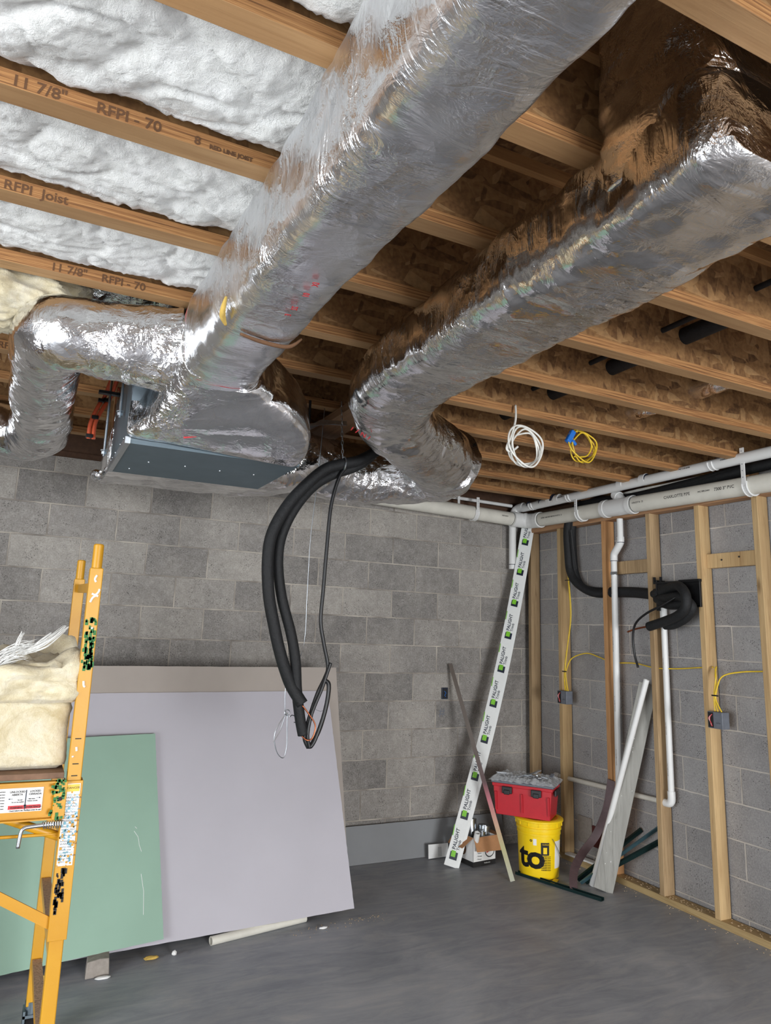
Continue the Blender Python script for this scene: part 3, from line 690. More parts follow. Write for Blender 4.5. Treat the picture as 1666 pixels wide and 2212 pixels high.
el = MB().tube([(-.30, -.13, 2.53), (-.235, -.132, 2.528), (-.185, -.16, 2.525), (-.17, -.215, 2.521), (-.17, -.29, 2.518)], R3+.006, 28, 8)
el.build('elbow', 'pvc', t, smooth='auto')
for p0, p1 in (((-.325, -.13, 2.531), (-.285, -.13, 2.529)), ((-.17, -.27, 2.519), (-.17, -.315, 2.517)), ((-.205, -.148, 2.527), (-.192, -.162, 2.526))): MB().tube([p0, p1], R3+.009, 28).build('fitting_collar', 'pvc', t, smooth='auto')
MB().tube([(-.17, -.29, 2.518), (-.17, -4.8, 2.44)], R3, 28).build('right_pipe', 'pvc_cream', t, smooth='auto')
py = lambda y: 2.518-(-y-.29)*.0173
wy = MB(); wy.tube([(-.17, -1.02, py(-1.02)), (-.17, -1.30, py(-1.30))], R3+.006, 28); wy.tube([(-.17, -1.02, py(-1.02)), (-.17, -1.055, py(-1.055))], R3+.010, 28); wy.tube([(-.17, -1.265, py(-1.265)), (-.17, -1.30, py(-1.3))], R3+.010, 28)
wy.tube([(-.17, -1.24, py(-1.2)), (-.165, -1.17, 2.565), (-.16, -1.135, 2.59)], .030, 22, 4).tube([(-.163, -1.155, 2.578), (-.158, -1.115, 2.602)], .036, 22)
wy.build('wye_fitting', 'pvc', t, smooth='auto')
for a, b in [((-.17, y, py(y)), (-.17, y-.004, py(y))) for y in (-.322, -1.305)]+[((-.333, -.13, 2.5315), (-.329, -.13, 2.531))]: MB().tube([a, b], R3+.0012, 28).build('primer_ring', 'navy', t)
def ptxt(body, y, size, r, x0, zf, par, ang=.0, m='ink'):
    # lettering wrapped on a pipe that runs along Y, facing -X ; ang raises it
    def wp(c):
        a = ang+(c.y-size*.35)/r; yy = y-c.x
        return V((x0-cos(a)*(r+.0005), yy, zf(yy)+sin(a)*(r+.0005)))
    return text(body, size, (0, 0, 0), (1, 0, 0), (0, 1, 0), m, par, warp=wp, bold=.0004, ext=.0)
ptxt('CHARLOTTE PIPE', -1.60, .026, R3, -.17, py, t); ptxt('PVC PIPE DWV', -1.86, .013, R3, -.17, py, t); ptxt('7300 3" PVC', -1.975, .026, R3, -.17, py, t)
ptxt('4 IN DT N   D', -1.33, .016, R3, -.17, py, t); ptxt('ASTM D 2665 NSF ABOVE 3 IN DT N   D', -.38, .014, R3, -.17, py, t)
def btxt(body, x, size, par):
    def wp(c):
        a = .1+(c.y-size*.35)/R3; return V((x+c.x, -.13-cos(a)*(R3+.0006), 2.575-(x+c.x+1.75)*.031+sin(a)*(R3+.0006)))
    text(body, size, (0, 0, 0), (1, 0, 0), (0, 1, 0), 'ink', par, warp=wp, bold=.0004, ext=.0)
btxt('NSF-DWV', -.46, .014, t)
strap_hanger((-.17, -.79, py(-.79)), 'Y', R3, 2.64, 'white hanger holding the large pipe in front of the reddish block', 1)
strap_hanger((-.17, -2.18, py(-2.18)), 'Y', R3, 2.70, 'white hanger holding the large pipe near the right edge', 1)
strap_hanger((-.70, -.13, 2.5425), 'X', R3, 2.66, 'white hanger holding the large pipe along the back wall', 1)
tag(MB().box((-.83, -.10, 2.60), (-.81, -.095, 2.70)).build('hanger_strap', 'pvc'), 'short white strap behind the back wall pipe, left of its hanger', 'strap')

R2 = .0325; uz = lambda y: 2.640-.0+(-y-.3)*.004
t = thing('upper_pipe_run', 'slimmer white pipe running under the joists above the large drain pipe', 'pipe', (-.22, -.3, 2.62))
MB().tube([(-.22, -.14, 2.630), (-.22, -4.8, 2.654)], R2, 24).build('pipe', 'pvc', t, smooth='auto')
MB().tube([(-.22, -.16, 2.640), (-.225, -.09, 2.632), (-.245, -.065, 2.60), (-.262, -.065, 2.55)], R2+.004, 24, 8).build('elbow', 'pvc', t, smooth='auto')
MB().tube([(-.266, -.065, 2.58), (-.268, -.065, 2.125)], R2*.9, 24).build('drop_pipe', 'pvc', t, smooth='auto')
for y in (-.47, -.56, -1.22, -1.42): MB().tube([(-.22, y, uz(y)), (-.22, y-.045, uz(y))], R2+.005, 24).build('coupling', 'pvc', t, smooth='auto')
c_ = MB()
c_.tube([(-.22, -.50, 2.65), (-.2, -.44, 2.70), (-.18, -.40, 2.74)], R2+.002, 20, 4)
c_.build('branch_fitting', 'pvc', t, smooth='auto')
k_ = MB()
for y in (-.515, -.385, -.14-.09, -1.465): k_.tube([(-.22, y, uz(y)), (-.22, y-.006, uz(y))], R2+.0012, 24)
k_.tube([(-.22, -.519, 2.65), (-.22, -.541, 2.65)], R2+.0045, 24)
k_.tube([(-.268, -.065, 2.165), (-.268, -.065, 2.16)], R2*.9+.001, 24)
k_.build('primer_ring', 'navy', t)
for y, s_ in ((-.60, 'CHARLOTTE'), (-1.75, 'PVC 1-1/2 ASTM'), (-2.05, 'CHARLOTTE PIPE'), (-1.0, '- - - -  -')): ptxt(s_, y, .012, R2, -.22, uz, t, ang=.1)
for y, lb in ((-.28, 'white hanger on the upper pipe nearest the corner'), (-.72, 'white hanger on the upper pipe above the reddish block'), (-1.98, 'white hanger on the upper pipe near the right edge')):
    strap_hanger((-.22, y, uz(y)), 'Y', R2, ZJ+.03, lb, -1)
tag(MB().tube([(-1.1, -.05, 2.672), (-.26, -.045, 2.658)], .014, 14).build('thin_pipe', 'pvc', smooth='auto'), 'thin white pipe above the large pipe on the back wall', 'pipe')

# bundles on the top plate
t = thing('cable_bundle', 'bundle of white cables lying along the top of the right wall', 'cable', (-.09, -1.5, 2.56))
for k in range(7):
    MB().tube([(-.07-.008*k, -.2-.05*k, 2.545+.01*(k % 3)), (-.075, -.7, 2.55+.008*k), (-.07-.01*(k % 3), -1.2, 2.60+.004*k), (-.08+.006*(k % 4), -1.7, 2.585+.007*k), (-.06, -2.3, 2.60+.007*k), (-.05, -3.4, 2.62+.006*k)], .0042, 6, 8).build('cable', 'whitecable' if k else 'red_ink', t, smooth=True)
t = thing('line_set', 'black insulated line set dropping from the ceiling through the studs to the black box', 'pipe insulation', (-.1, -.6, 1.9))
for dx, dy, dz in ((0, 0, 0), (-.035, .012, -.012)):
    MB().tube([(-.10+dx*.3, -3.2, 2.60+dz), (-.10+dx*.3, -2.3, 2.615+dz), (-.09, -1.7, 2.59+dz), (-.09, -1.2, 2.575+dz), (-.08, -.80, 2.60+dz), (-.075, -.64+dy, 2.585), (-.085+dx, -.585+dy, 2.44), (-.085+dx, -.585+dy, 2.22), (-.08+dx, -.60+dy, 2.07-dz), (-.075+dx, -.67+dy, 1.965-dz*2), (-.065+dx*.6, -.80, 1.93+dz), (-.06, -.97, 1.925+dz), (-.06, -1.15, 1.918+dz), (-.07, -1.33, 1.90+dz), (-.10, -1.42, 1.895+dz)],
              .031, 14, 8).build('foam_pipe', 'black', t, smooth=True)
MB().tube([(-.14, -.63, 2.40), (-.13, -.64, 2.25), (-.12, -.66, 2.1)], .004, 6, 4).build('thin_cable', 'blackplastic', t)
t = thing('line_set_box', 'black plastic line set box mounted between two studs with the insulated ends looping out', 'box', (-.12, -1.56, 1.78))
bx = MB(); bx.box((-.115, -1.75, 1.80), (-.05, -1.41, 1.812)).box((-.115, -1.75, 1.80), (-.105, -1.41, 1.955)).box((-.12, -1.752, 1.80), (-.04, -1.742, 1.965)).box((-.12, -1.418, 1.78), (-.04, -1.408, 1.98)).box((-.06, -1.75, 1.8), (-.05, -1.41, 1.955))
bx.build('box_body', 'blackplastic', t, bevel=.002)
MB().box((-.125, -1.755, 1.955), (-.04, -1.405, 1.967)).box((-.128, -1.756, 1.962), (-.10, -1.60, 1.972)).build('top_flange', 'blackplastic', t, bevel=.001)
MB().box((-.118, -1.40, 1.955), (-.105, -1.388, 2.0)).box((-.118, -1.452, 1.955), (-.105, -1.44, 2.0)).build('tab', 'blackplastic', t)
for o_, r_, pts in ((0, .030, [(-.11, -1.45, 1.90), (-.15, -1.56, 1.925), (-.19, -1.66, 1.925), (-.215, -1.725, 1.87), (-.215, -1.72, 1.79), (-.20, -1.64, 1.74), (-.19, -1.52, 1.705), (-.185, -1.40, 1.675)]),
                    (1, .028, [(-.10, -1.42, 1.86), (-.15, -1.54, 1.86), (-.18, -1.66, 1.86), (-.175, -1.735, 1.80), (-.165, -1.68, 1.735), (-.15, -1.57, 1.69), (-.15, -1.50, 1.685)]),
                    (2, .030, [(-.10, -1.40, 1.86), (-.13, -1.50, 1.82), (-.14, -1.60, 1.815), (-.14, -1.68, 1.83)])):
    MB().tube(pts, r_, 16, 8).build('foam_pipe', 'black', t, smooth=True)
MB().tube([(-.165, -1.52, 1.70), (-.185, -1.42, 1.68), (-.19, -1.30, 1.66), (-.20, -1.23, 1.638)], .006, 8, 6).build('copper_end', 'copper', t, smooth=True)
MB().tube([(-.19, -1.65, 1.868), (-.22, -1.55, 1.81), (-.23, -1.42, 1.755), (-.22, -1.32, 1.69), (-.21, -1.285, 1.60), (-.20, -1.285, 1.49), (-.20, -1.31, 1.41)], .0075, 8, 8).build('control_cable', 'blackplastic', t, smooth=True)

# vertical drain pipes
t = thing('vent_pipe', 'white vertical pipe with an offset elbow in front of the orange stud', 'pipe', (-.10, -1.03, .6))
MB().tube([(-.115, -1.108, 2.43), (-.115, -1.108, 2.29)], .0215, 18).build('upper_pipe', 'pvc', t, smooth='auto')
MB().tube([(-.115, -1.108, 2.30), (-.115, -1.105, 2.26), (-.115, -1.07, 2.215), (-.115, -1.043, 2.18), (-.115, -1.040, 2.13)], .0255, 18, 6).build('offset_elbow', 'pvc', t, smooth='auto')
MB().tube([(-.115, -1.040, 2.16), (-.115, -1.022, .58)], .0215, 18).build('lower_pipe', 'pvc', t, smooth='auto')
MB().tube([(-.115, -1.037, 2.055), (-.115, -1.037, 2.035)], .0245, 18).box((-.142, -1.09, 2.035), (-.138, -1.03, 2.055)).build('pipe_clamp', 'steel', t)
MB().tube([(-.115, -1.108, 2.262), (-.115, -1.108, 2.258)], .0262, 18).tube([(-.115, -1.041, 2.135), (-.115, -1.041, 2.131)], .0262, 18).build('primer_ring', 'navy', t)
def vtxt(body, z, size, r, x0, y0, par):
    def wp(c):
        a = (c.y-size*.35)/r; return V((x0-cos(a)*(r+.0005), y0+sin(a)*(r+.0005)+.0, z+c.x))
    text(body, size, (0, 0, 0), (1, 0, 0), (0, 1, 0), 'inkbrown', par, warp=wp, ext=0)
for z in (1.9, 1.5, 1.1, .75): vtxt('ASTM D-1785 PVC 1-1/4', z, .010, .0215, -.115, -1.030, t)
t = thing('vent_pipe', 'white vertical pipe below the black box ending in a low elbow', 'pipe', (-.055, -1.41, .6))
MB().tube([(-.068, -1.418, 1.82), (-.068, -1.418, .64)], .0195, 18).build('pipe', 'pvc', t, smooth='auto')
MB().tube([(-.068, -1.418, 1.80), (-.068, -1.418, 1.70)], .0225, 18).build('coupling', 'pvc', t, smooth='auto')
MB().tube([(-.068, -1.418, .66), (-.068, -1.418, .61), (-.068, -1.40, .585), (-.068, -1.35, .582)], .024, 18, 6).build('elbow', 'pvc', t, smooth='auto')
for z in (1.4, 1.0, .75): vtxt('ASTM D-2846 CPVC', z, .009, .0195, -.068, -1.416, t)
t = thing('drain_pipe', 'cream horizontal pipe passing low through the studs', 'pipe', (-.06, -.9, .56))
MB().tube([(-.055, -.33, .552), (-.06, -1.37, .582)], .0165, 16).build('pipe', 'pvc_cream', t, smooth='auto')
MB().tube([(-.08, -1.03, .574), (-.10, -1.025, .58), (-.115, -1.022, .60)], .024, 16, 4).tube([(-.055, -.36, .553), (-.055, -.31, .552)], .021, 16).build('fitting', 'pvc', t, smooth='auto')

# junction boxes and yellow cable
def jbox(y, z, label, s):
    t = thing('junction_box', label, 'electrical box', (-.14, y-.04, z), 'grey junction boxes on the studs')
    w, h = .10*s, .095*s
    MB().box((-.165, y-w, z), (-.105, y, z+h)).build('box_body', 'greybox', t, bevel=.003)
    MB().box((-.1665, y-w*.98, z+.002), (-.1645, y-w*.42, z+h-.002)).build('half_cover', 'greybox', t)
    MB().box((-.1658, y-w*.40, z+.005), (-.1648, y-.004, z+h-.005)).build('open_side', 'ink', t)
    for k, m in enumerate(('red_ink', 'white', 'red_ink')):
        MB().tube([(-.168, y-w*.35, z+h*.85), (-.172, y-w*.12-.005*k, z+h*.6), (-.168, y-w*.25, z+h*(.35-.08*k)), (-.172, y-w*.36, z+h*.15)], .002, 6, 5).build('wire', m, t)
    text('carlon', .012*s, (-.1668, y-w*.58, z+.03), (0, -1, 0), (0, 0, 1), 'ink', t, ext=0)
    return t
jbox(-.475, 1.10, 'grey junction box on the second stud from the corner', 1)
jbox(-1.795, 1.095, 'grey junction box on the stud near the right edge', 1)
t = thing('yellow_cable', 'yellow cable dropping to the junction box nearest the corner and looping right through studs', 'cable', (-.12, -.55, 1.2))
for pts in ([(-.11, -.535, 2.43), (-.115, -.548, 2.25), (-.12, -.567, 2.03), (-.12, -.585, 1.75), (-.12, -.55, 1.55), (-.12, -.515, 1.40), (-.13, -.515, 1.28), (-.135, -.53, 1.195)],
            [(-.11, -.537, 2.42), (-.115, -.552, 2.22), (-.12, -.575, 2.0), (-.12, -.59, 1.75), (-.12, -.545, 1.52), (-.125, -.525, 1.38), (-.13, -.535, 1.28), (-.135, -.56, 1.195)],
            [(-.135, -.545, 1.195), (-.13, -.52, 1.28), (-.12, -.55, 1.39), (-.11, -.60, 1.445), (-.09, -.72, 1.478), (-.075, -.83, 1.455), (-.06, -.95, 1.425), (-.06, -1.15, 1.43), (-.07, -1.33, 1.41), (-.06, -1.5, 1.415), (-.06, -1.65, 1.43), (-.06, -1.77, 1.44)]):
    MB().tube(pts, .0042, 8, 8).build('cable', 'yellowcable', t, smooth=True)
MB().bar((-.135, -.50, 1.335), (-.135, -.545, 1.335), .004, .008).bar((-.125, -.535, 2.02), (-.125, -.59, 2.02), .004, .006).build('cable_tie', 'ink', t)
t = thing('yellow_cable', 'yellow electrical cables gathered above the junction box near the right edge', 'cable', (-.12, -1.83, 1.2))
for pts in ([(-.07, -1.80, 1.445), (-.10, -1.815, 1.43), (-.125, -1.835, 1.38), (-.13, -1.82, 1.28), (-.135, -1.825, 1.19)],
            [(-.06, -2.4, 1.47), (-.07, -2.14, 1.44), (-.09, -1.98, 1.425), (-.12, -1.88, 1.395), (-.13, -1.845, 1.33), (-.13, -1.825, 1.26), (-.135, -1.845, 1.19)],
            [(-.07, -1.80, 1.44), (-.11, -1.82, 1.40), (-.125, -1.838, 1.33), (-.13, -1.83, 1.26), (-.135, -1.87, 1.19)]):
    MB().tube(pts, .0042, 8, 8).build('cable', 'yellowcable', t, smooth=True)
MB().bar((-.138, -1.81, 1.28), (-.138, -1.855, 1.28), .004, .008).build('cable_tie', 'ink', t)

# hanging coils under the joists
def coil(name, c, r, turns, m, label, sx=1.0, wob=.01, rad=.0045):
    t = thing(name, label, 'cable', c)
    for k in range(turns):
        pts = []
        rk = r*(1-.07*k); ph = k*1.3
        for j in range(25):
            a = 2*pi*j/24
            pts.append(V(c)+V((cos(a)*rk*sx+wob*sin(a*2+ph)+.01*k*sx*.5, .012*(k-1)+.01*sin(a+ph), sin(a)*rk+wob*.6*cos(a*3+ph)-r*.0)))
        pts[-1] = pts[0]
        MB().tube(pts, rad, 8, 4, caps=False).build('cable_turn', m, t, smooth=True)
    return t
t = coil('cable_coil', (-1.81, -2.20, 2.47), .100, 4, 'whitecable', 'white cable coil hanging from the ceiling right of the second trunk duct')
MB().tube([(-1.84, -2.17, 2.68), (-1.855, -2.19, 2.60), (-1.885, -2.20, 2.52), (-1.915, -2.20, 2.45), (-1.89, -2.20, 2.435), (-1.85, -2.2, 2.465)], .0055, 8, 6).build('tail', 'whitecable', t, smooth=True)
t = coil('cable_coil', (-1.318, -2.05, 2.576), .085, 3, 'yellowcable', 'yellow cable coil with blue tape hanging from the ceiling', 1.1, .012, .004)
MB().tube([(-1.35, -2.05, 2.66), (-1.28, -2.05, 2.645), (-1.25, -2.05, 2.59), (-1.285, -2.05, 2.53), (-1.37, -2.05, 2.515)], .004, 8, 6).build('loop', 'yellowcable', t, smooth=True)
MB().bar((-1.418, -2.055, 2.585), (-1.378, -2.055, 2.65), .026, .03).bar((-1.39, -2.06, 2.60), (-1.365, -2.06, 2.575), .012, .018).build('tape', 'bluetape', t, bevel=.006)
MB().tube([(-1.35, -2.05, 2.65), (-1.34, -2.08, 2.70)], .004, 6).build('lead', 'yellowcable', t)

# ------------------------------------------------------------------ hanging hose bundle
HY = -1.83
t = thing('hose_bundle', 'long black insulated hoses hanging in a bend before the block wall, ends tied', 'hose', (-2.72, HY, 1.1))
hz = lambda lst, dy=0: [(x, HY+dy, z) for x, z in lst]
MB().tube([(-2.30, -1.86, 2.60), (-2.40, -1.85, 2.46), (-2.50, HY, 2.385), (-2.60, HY, 2.35), (-2.68, HY, 2.315), (-2.765, HY, 2.235), (-2.85, HY, 2.13), (-2.915, HY, 2.0), (-2.93, HY, 1.88), (-2.915, HY, 1.72), (-2.88, HY, 1.58), (-2.85, HY, 1.48), (-2.815, HY, 1.39), (-2.785, HY, 1.33), (-2.74, HY-.02, 1.26)], .0265, 18, 8).build('foam_hose', 'black', t, smooth=True)
MB().tube([(-2.33, -1.84, 2.58), (-2.43, HY+.03, 2.42), (-2.52, HY+.03, 2.35), (-2.62, HY+.035, 2.305), (-2.72, HY+.03, 2.235), (-2.81, HY+.02, 2.12), (-2.865, HY+.02, 1.99), (-2.875, HY+.02, 1.87), (-2.85, HY+.02, 1.72), (-2.80, HY+.01, 1.56), (-2.775, HY, 1.44), (-2.762, HY, 1.32), (-2.74, HY, 1.20), (-2.722, HY, 1.13)], .0235, 18, 8).build('foam_hose', 'black', t, smooth=True)
MB().tube([(-2.74, HY-.02, 1.255), (-2.705, HY-.02, 1.215), (-2.675, HY-.02, 1.17), (-2.685, HY-.02, 1.12), (-2.71, HY-.02, 1.11), (-2.735, HY-.01, 1.13)], .0035, 8, 8).build('copper_end', 'copper', t, smooth=True)
for k, pts in enumerate(([(-2.565, 2.345), (-2.605, 2.29), (-2.64, 2.15), (-2.652, 1.95), (-2.66, 1.75), (-2.665, 1.62), (-2.645, 1.52), (-2.62, 1.42), (-2.632, 1.37), (-2.665, 1.30), (-2.70, 1.19), (-2.715, 1.12), (-2.695, 1.075)],
                         [(-2.612, 1.435), (-2.63, 1.38), (-2.65, 1.32), (-2.69, 1.22), (-2.705, 1.13), (-2.692, 1.075)],
                         [(-2.638, 1.36), (-2.612, 1.345), (-2.612, 1.29), (-2.625, 1.22), (-2.65, 1.14), (-2.69, 1.075)],
                         [(-2.635, 1.36), (-2.618, 1.34), (-2.62, 1.28), (-2.637, 1.2), (-2.67, 1.11), (-2.69, 1.08)])):
    MB().tube(hz(pts, -.012*(k % 2)), [.0085, .0075, .009, .009][k], 10, 8).build('control_cable', 'blackplastic', t, smooth=True)
t = thing('hanging_wire', 'thin grey wire hanging beside the black hoses with a knotted loop at its end', 'wire', (-2.76, -1.80, 1.1))
MB().tube([(-2.685, -1.80, 2.62), (-2.70, -1.80, 2.3), (-2.722, -1.80, 2.0), (-2.725, -1.80, 1.75), (-2.73, -1.80, 1.5), (-2.80, -1.81, 1.36), (-2.805, -1.81, 1.25), (-2.795, -1.81, 1.215)], .0018, 6, 8).build('wire', 'steel', t)
MB().tube([(-2.795, -1.81, 1.22), (-2.83, -1.81, 1.17), (-2.845, -1.81, 1.12), (-2.83, -1.81, 1.06), (-2.80, -1.81, 1.035), (-2.787, -1.81, 1.08), (-2.79, -1.81, 1.17), (-2.795, -1.81, 1.22), (-2.82, -1.81, 1.15), (-2.848, -1.81, 1.10)], .002, 6, 8).build('wire_loop', 'steel', t)
MB().tube([(-2.80, -1.81, 1.225), (-2.785, -1.82, 1.205), (-2.77, -1.81, 1.21), (-2.745, -1.81, 1.20), (-2.735, -1.81, 1.18), (-2.76, -1.81, 1.18)], .002, 6, 6).tube([(-2.795+.012*cos(a), -1.815, 1.222+.012*sin(a)) for a in [k*.7 for k in range(10)]], .002, 6).build('wire_knot', 'steel', t)
t = thing('support_chain', 'small metal chain hanging from the joists and holding the black hoses', 'chain', (-2.63, HY, 2.36))
ch = MB()
for k in range(13):
    z = 2.385+k*.021; c = V((-2.605-.0015*k, HY-.028, z)); e = V((1, 0, 0)) if k % 2 else V((0, 1, 0))
    ch.tube([c+e*cos(a)*.005+V((0, 0, 1))*sin(a)*.013 for a in [2*pi*j/8 for j in range(9)]], .0016, 5, caps=False)
ch.build('links', 'steel', t)
ch = MB().tube([V((-2.585, HY, 2.355))+V((.008*cos(a)*.3, cos(a)*.03, sin(a)*.032)) for a in [2*pi*j/16 for j in range(17)]], .004, 6, caps=False); ch.build('clamp_loop', 'steel', t)

# ------------------------------------------------------------------ hangers around the air handler
def rod(x, y, z0, z1, label, m='steel', r=.005):
    t = thing('threaded_rod', label, 'rod', (x, y, z0), 'metal hanger rods')
    MB().tube([(x, y, z0), (x, y, z1)], r, 10).build('rod', m, t)
    MB().tube([(x, y, z0+.008), (x, y, z0+.018)], .011, 6).tube([(x, y, z0+.022), (x, y, z0+.025)], .014, 14).build('nut', m, t)
    return t
rod(-3.655, -1.86, 2.235, 2.60, 'long metal rod at the far left corner of the air handler')
rod(-3.635, -2.13, 2.33, 2.56, 'short bright metal rod beside the left face of the air handler')
rod(-2.90, -1.86, 2.28, 2.66, 'dark metal rod behind the right corner of the air handler', 'darksteel', .006)
rod(-2.745, -1.76, 2.42, 2.66, 'dark metal rod next to the support chain', 'darksteel', .006)
tag(MB().bar((-3.70, -1.86, 2.50), (-3.60, -1.86, 2.50), .025, .012).build('channel_strut', 'darksteel'), 'dark strut bracket on the long rod at the left of the air handler', 'bracket')
tag(MB().pipe((-2.665, -1.62, 2.33), (-2.662, -1.62, 2.415), .014, .011).build('pipe_stub', 'pvc', smooth='auto'), 'short white pipe stub standing open beside the air handler', 'pipe')
tag(MB().bar((-2.86, -1.85, 2.44), (-2.70, -1.80, 2.55), .012, .02).bar((-2.70, -1.80, 2.55), (-2.56, -1.78, 2.57), .012, .02).bar((-2.80, -1.87, 2.50), (-2.62, -1.80, 2.56), .01, .012).build('metal_bracket', 'steel'), 'bent thin metal bracket between the rods right of the air handler', 'bracket')
tag(MB().box((-2.60, -2.02, 2.605), (-2.44, -1.25, 2.643)).build('wood_brace', 'topplate'), 'reddish board fixed crosswise under the joists behind the support chain', 'board')
t = thing('heating_tube', 'pair of orange tubes clipped along the joists left of the air handler', 'tube', (-3.69, -1.9, 2.3))
for k, pts in enumerate(([(-3.635, -2.05, 2.60), (-3.66, -1.90, 2.488), (-3.68, -1.90, 2.445), (-3.705, -1.90, 2.363), (-3.707, -1.90, 2.29)], [(-3.612, -2.05, 2.60), (-3.635, -1.90, 2.492), (-3.655, -1.90, 2.45), (-3.686, -1.90, 2.366), (-3.687, -1.90, 2.29)])):
    MB().tube([V(p)+V((0, .25, .06)) for p in pts], .0085, 12, 6).build('tube', 'orange', t, smooth=True)
for x, z in ((-3.672, 2.525), (-3.650, 2.53), (-3.690, 2.445), (-3.705, 2.36)): MB().box((x-.014, -1.665, z-.008), (x+.014, -1.64, z+.008)).build('clip', 'blackplastic', t, bevel=.002)

# ------------------------------------------------------------------ leaning sheets
def sheet(name, bl, br, tr, th, mface, label, cat, group, mcore='gypsum', rag=.0015, marks=()):
    """bl, br bottom corners of the front face, tr top right corner; thickness goes back"""
    bl, br, tr = V(bl), V(br), V(tr); x = (br-bl); up = tr-br; up = up-x.normalized()*up.dot(x.normalized()); n = up.cross(x).normalized()
    n = n if n.y > 0 else -n
    t = thing(name, label, cat, (bl+br)/2, group)
    k = 60; poly = []
    for i in range(k+1): poly.append((x.length*i/k, rag*noise.noise(V((i*.6, 3, tr.z)))))
    for i in range(1, k+1): poly.append((x.length+rag*1.6*noise.noise(V((7, i*.9, tr.z))), up.length*i/k))
    for i in range(1, k+1): poly.append((x.length*(1-i/k), up.length+rag*noise.noise(V((i*.5, 9, tr.z)))))
    MB().prism(poly, bl+n*.0009, x.normalized(), up.normalized(), n*(th-.0018)).build('core', mcore, t)
    MB().prism(poly, bl, x.normalized(), up.normalized(), n*.0008).build('face_paper', mface, t)
    MB().prism(poly, bl+n*(th-.0008), x.normalized(), up.normalized(), n*.0008).build('back_paper', 'drywall_tan', t)
    if marks:
        mk = MB()
        for pts in marks: mk.tube([bl+x.normalized()*a+up.normalized()*b-n*.0004 for a, b in pts], .0012, 4)
        mk.build('scratch', 'white' if 'green' in label else 'greybox', t)
    return t
sheet('drywall_sheet', (-4.40, -.895, .004), (-1.935, -.70, .004), (-1.915, -.394, 1.337), .0127, 'drywall_tan', 'tall greyish tan drywall sheet at the back of the leaning stack', 'drywall sheet', 'leaning drywall sheets')
sheet('drywall_sheet', (-4.42, -1.08, .045), (-1.998, -.893, .045), (-1.95, -.444, 1.193), .0127, 'drywall', 'large white drywall sheet leaning in front of the tan one', 'drywall sheet', 'leaning drywall sheets',
      marks=([(2.30, 1.15), (2.32, 1.13), (2.33, 1.11), (2.36, 1.10), (2.38, 1.105)],))
sheet('drywall_sheet', (-4.6, -1.273, .075), (-3.073, -1.004, .075), (-3.066, -.634, .985), .0127, 'green', 'pale green moisture resistant drywall sheet in front of the white one', 'drywall sheet', 'leaning drywall sheets',
      marks=([(1.42, .50), (1.44, .47), (1.445, .43), (1.455, .40)], [(1.45, .30), (1.46, .22), (1.455, .12)], [(1.425, .52), (1.435, .51)]))
t = thing('drywall_offcut', 'long grey drywall strip standing on edge along the foot of the back wall', 'drywall strip', (-1.0, -.07, 0))
MB().prism([(i*.05, .001*noise.noise(V((i, 1, 1)))) for i in range(55)]+[(2.70-i*.05, .238+.0025*noise.noise(V((i*.9, 2, 2)))) for i in range(55)], (-3.05, -.10, .002), (1, .01, 0), (0, .2, 1), (0, .0127, 0)).build('strip', 'greystrip', t)
t = thing('paper_label', 'white printed paper label lying against the grey strip beside the trim board', 'label', (-.94, -.15, 0))
MB().prism([(0, 0), (.17, 0), (.17, .085), (0, .09)], (-1.07, -.145, .008), (1, .05, 0), (.05, .15, 1), (0, .0015, 0)).build('paper', 'white', t)
for k in range(7): text('Illi li lll il', .009, (-.99+.0, -.148+.001*k, .018+.009*k), (1, .05, 0), (.05, .15, 1), 'greybox', t, ext=.0001)
tag(MB().pipe((-2.83, -.972, .0215), (-2.28, -.86, .0215), .021, .017).build('pipe_offcut', 'pvc_cream', smooth='auto'), 'cream plastic pipe lying on the floor under the white drywall', 'pipe')
tag(MB().prism([(0, 0), (.105, 0), (.10, .07), (.06, .074), (.004, .068)], (-3.435, -1.125, .001), (1, .1, 0), (0, .04, 1), (.01, .10, 0)).build('block_chunk', 'concrete_chunk', bevel=.004), 'grey block chunk propping up the green board', 'block')
blob('foam_scrap', (-3.13, -1.03, .012), (.035, .014, .008), 9, 'yellowfoam', 'yellowish scrap under the corner of the green board', 'debris', .3, 12)
blob('foam_scrap', (-3.62, -1.12, .02), (.022, .015, .03), 19, 'yellowfoam', 'yellowish scrap under the green board behind the scaffold foot', 'debris', .3, 12)
blob('plaster_crumb', (-2.22, -.98, .006), (.024, .010, .006), 10, 'white', 'long white plaster crumb on the floor in front of the white drywall', 'debris', .2, 10)
blob('plaster_crumb', (-3.02, -1.02, .012), (.012, .01, .012), 11, 'white', 'white plaster crumb at the corner of the green board', 'debris', .3, 10)
blob('paper_scrap', (-3.36, -1.14, .006), (.035, .014, .006), 12, 'white', 'small crumpled white scrap in front of the block chunk', 'debris', .2, 10)
dm = MB(); random.seed(3)
for k in range(260):
    if k < 90: x = -2.4+random.random()*.6; y = -.90-abs(random.gauss(0, .05))+.1*(x+2); s = .001+random.random()*.0022
    else: y = -.35-random.random()*2.6; x = -.115-abs(random.gauss(0, .045)); s = .001+random.random()*.0028
    dm.sphere((x, y, s*.4), s, 3, (1, 1.4, .5))
tag(dm.build('wood_crumbs', 'sawdust'), 'sawdust and crumbs scattered along the bottom plate and drywall foot', 'sawdust', kind='stuff')
dm = MB()
for k in range(300):
    y = -.3-random.random()*2.4; x = -.02-random.random()*.075; s = .0015+random.random()*.0035
    dm.sphere((x, y, .038+s*.3), s, 3, (1, 1.6, .5))
tag(dm.build('wood_crumbs', 'sawdust'), 'sawdust lying on top of the bottom plate', 'sawdust', kind='stuff')

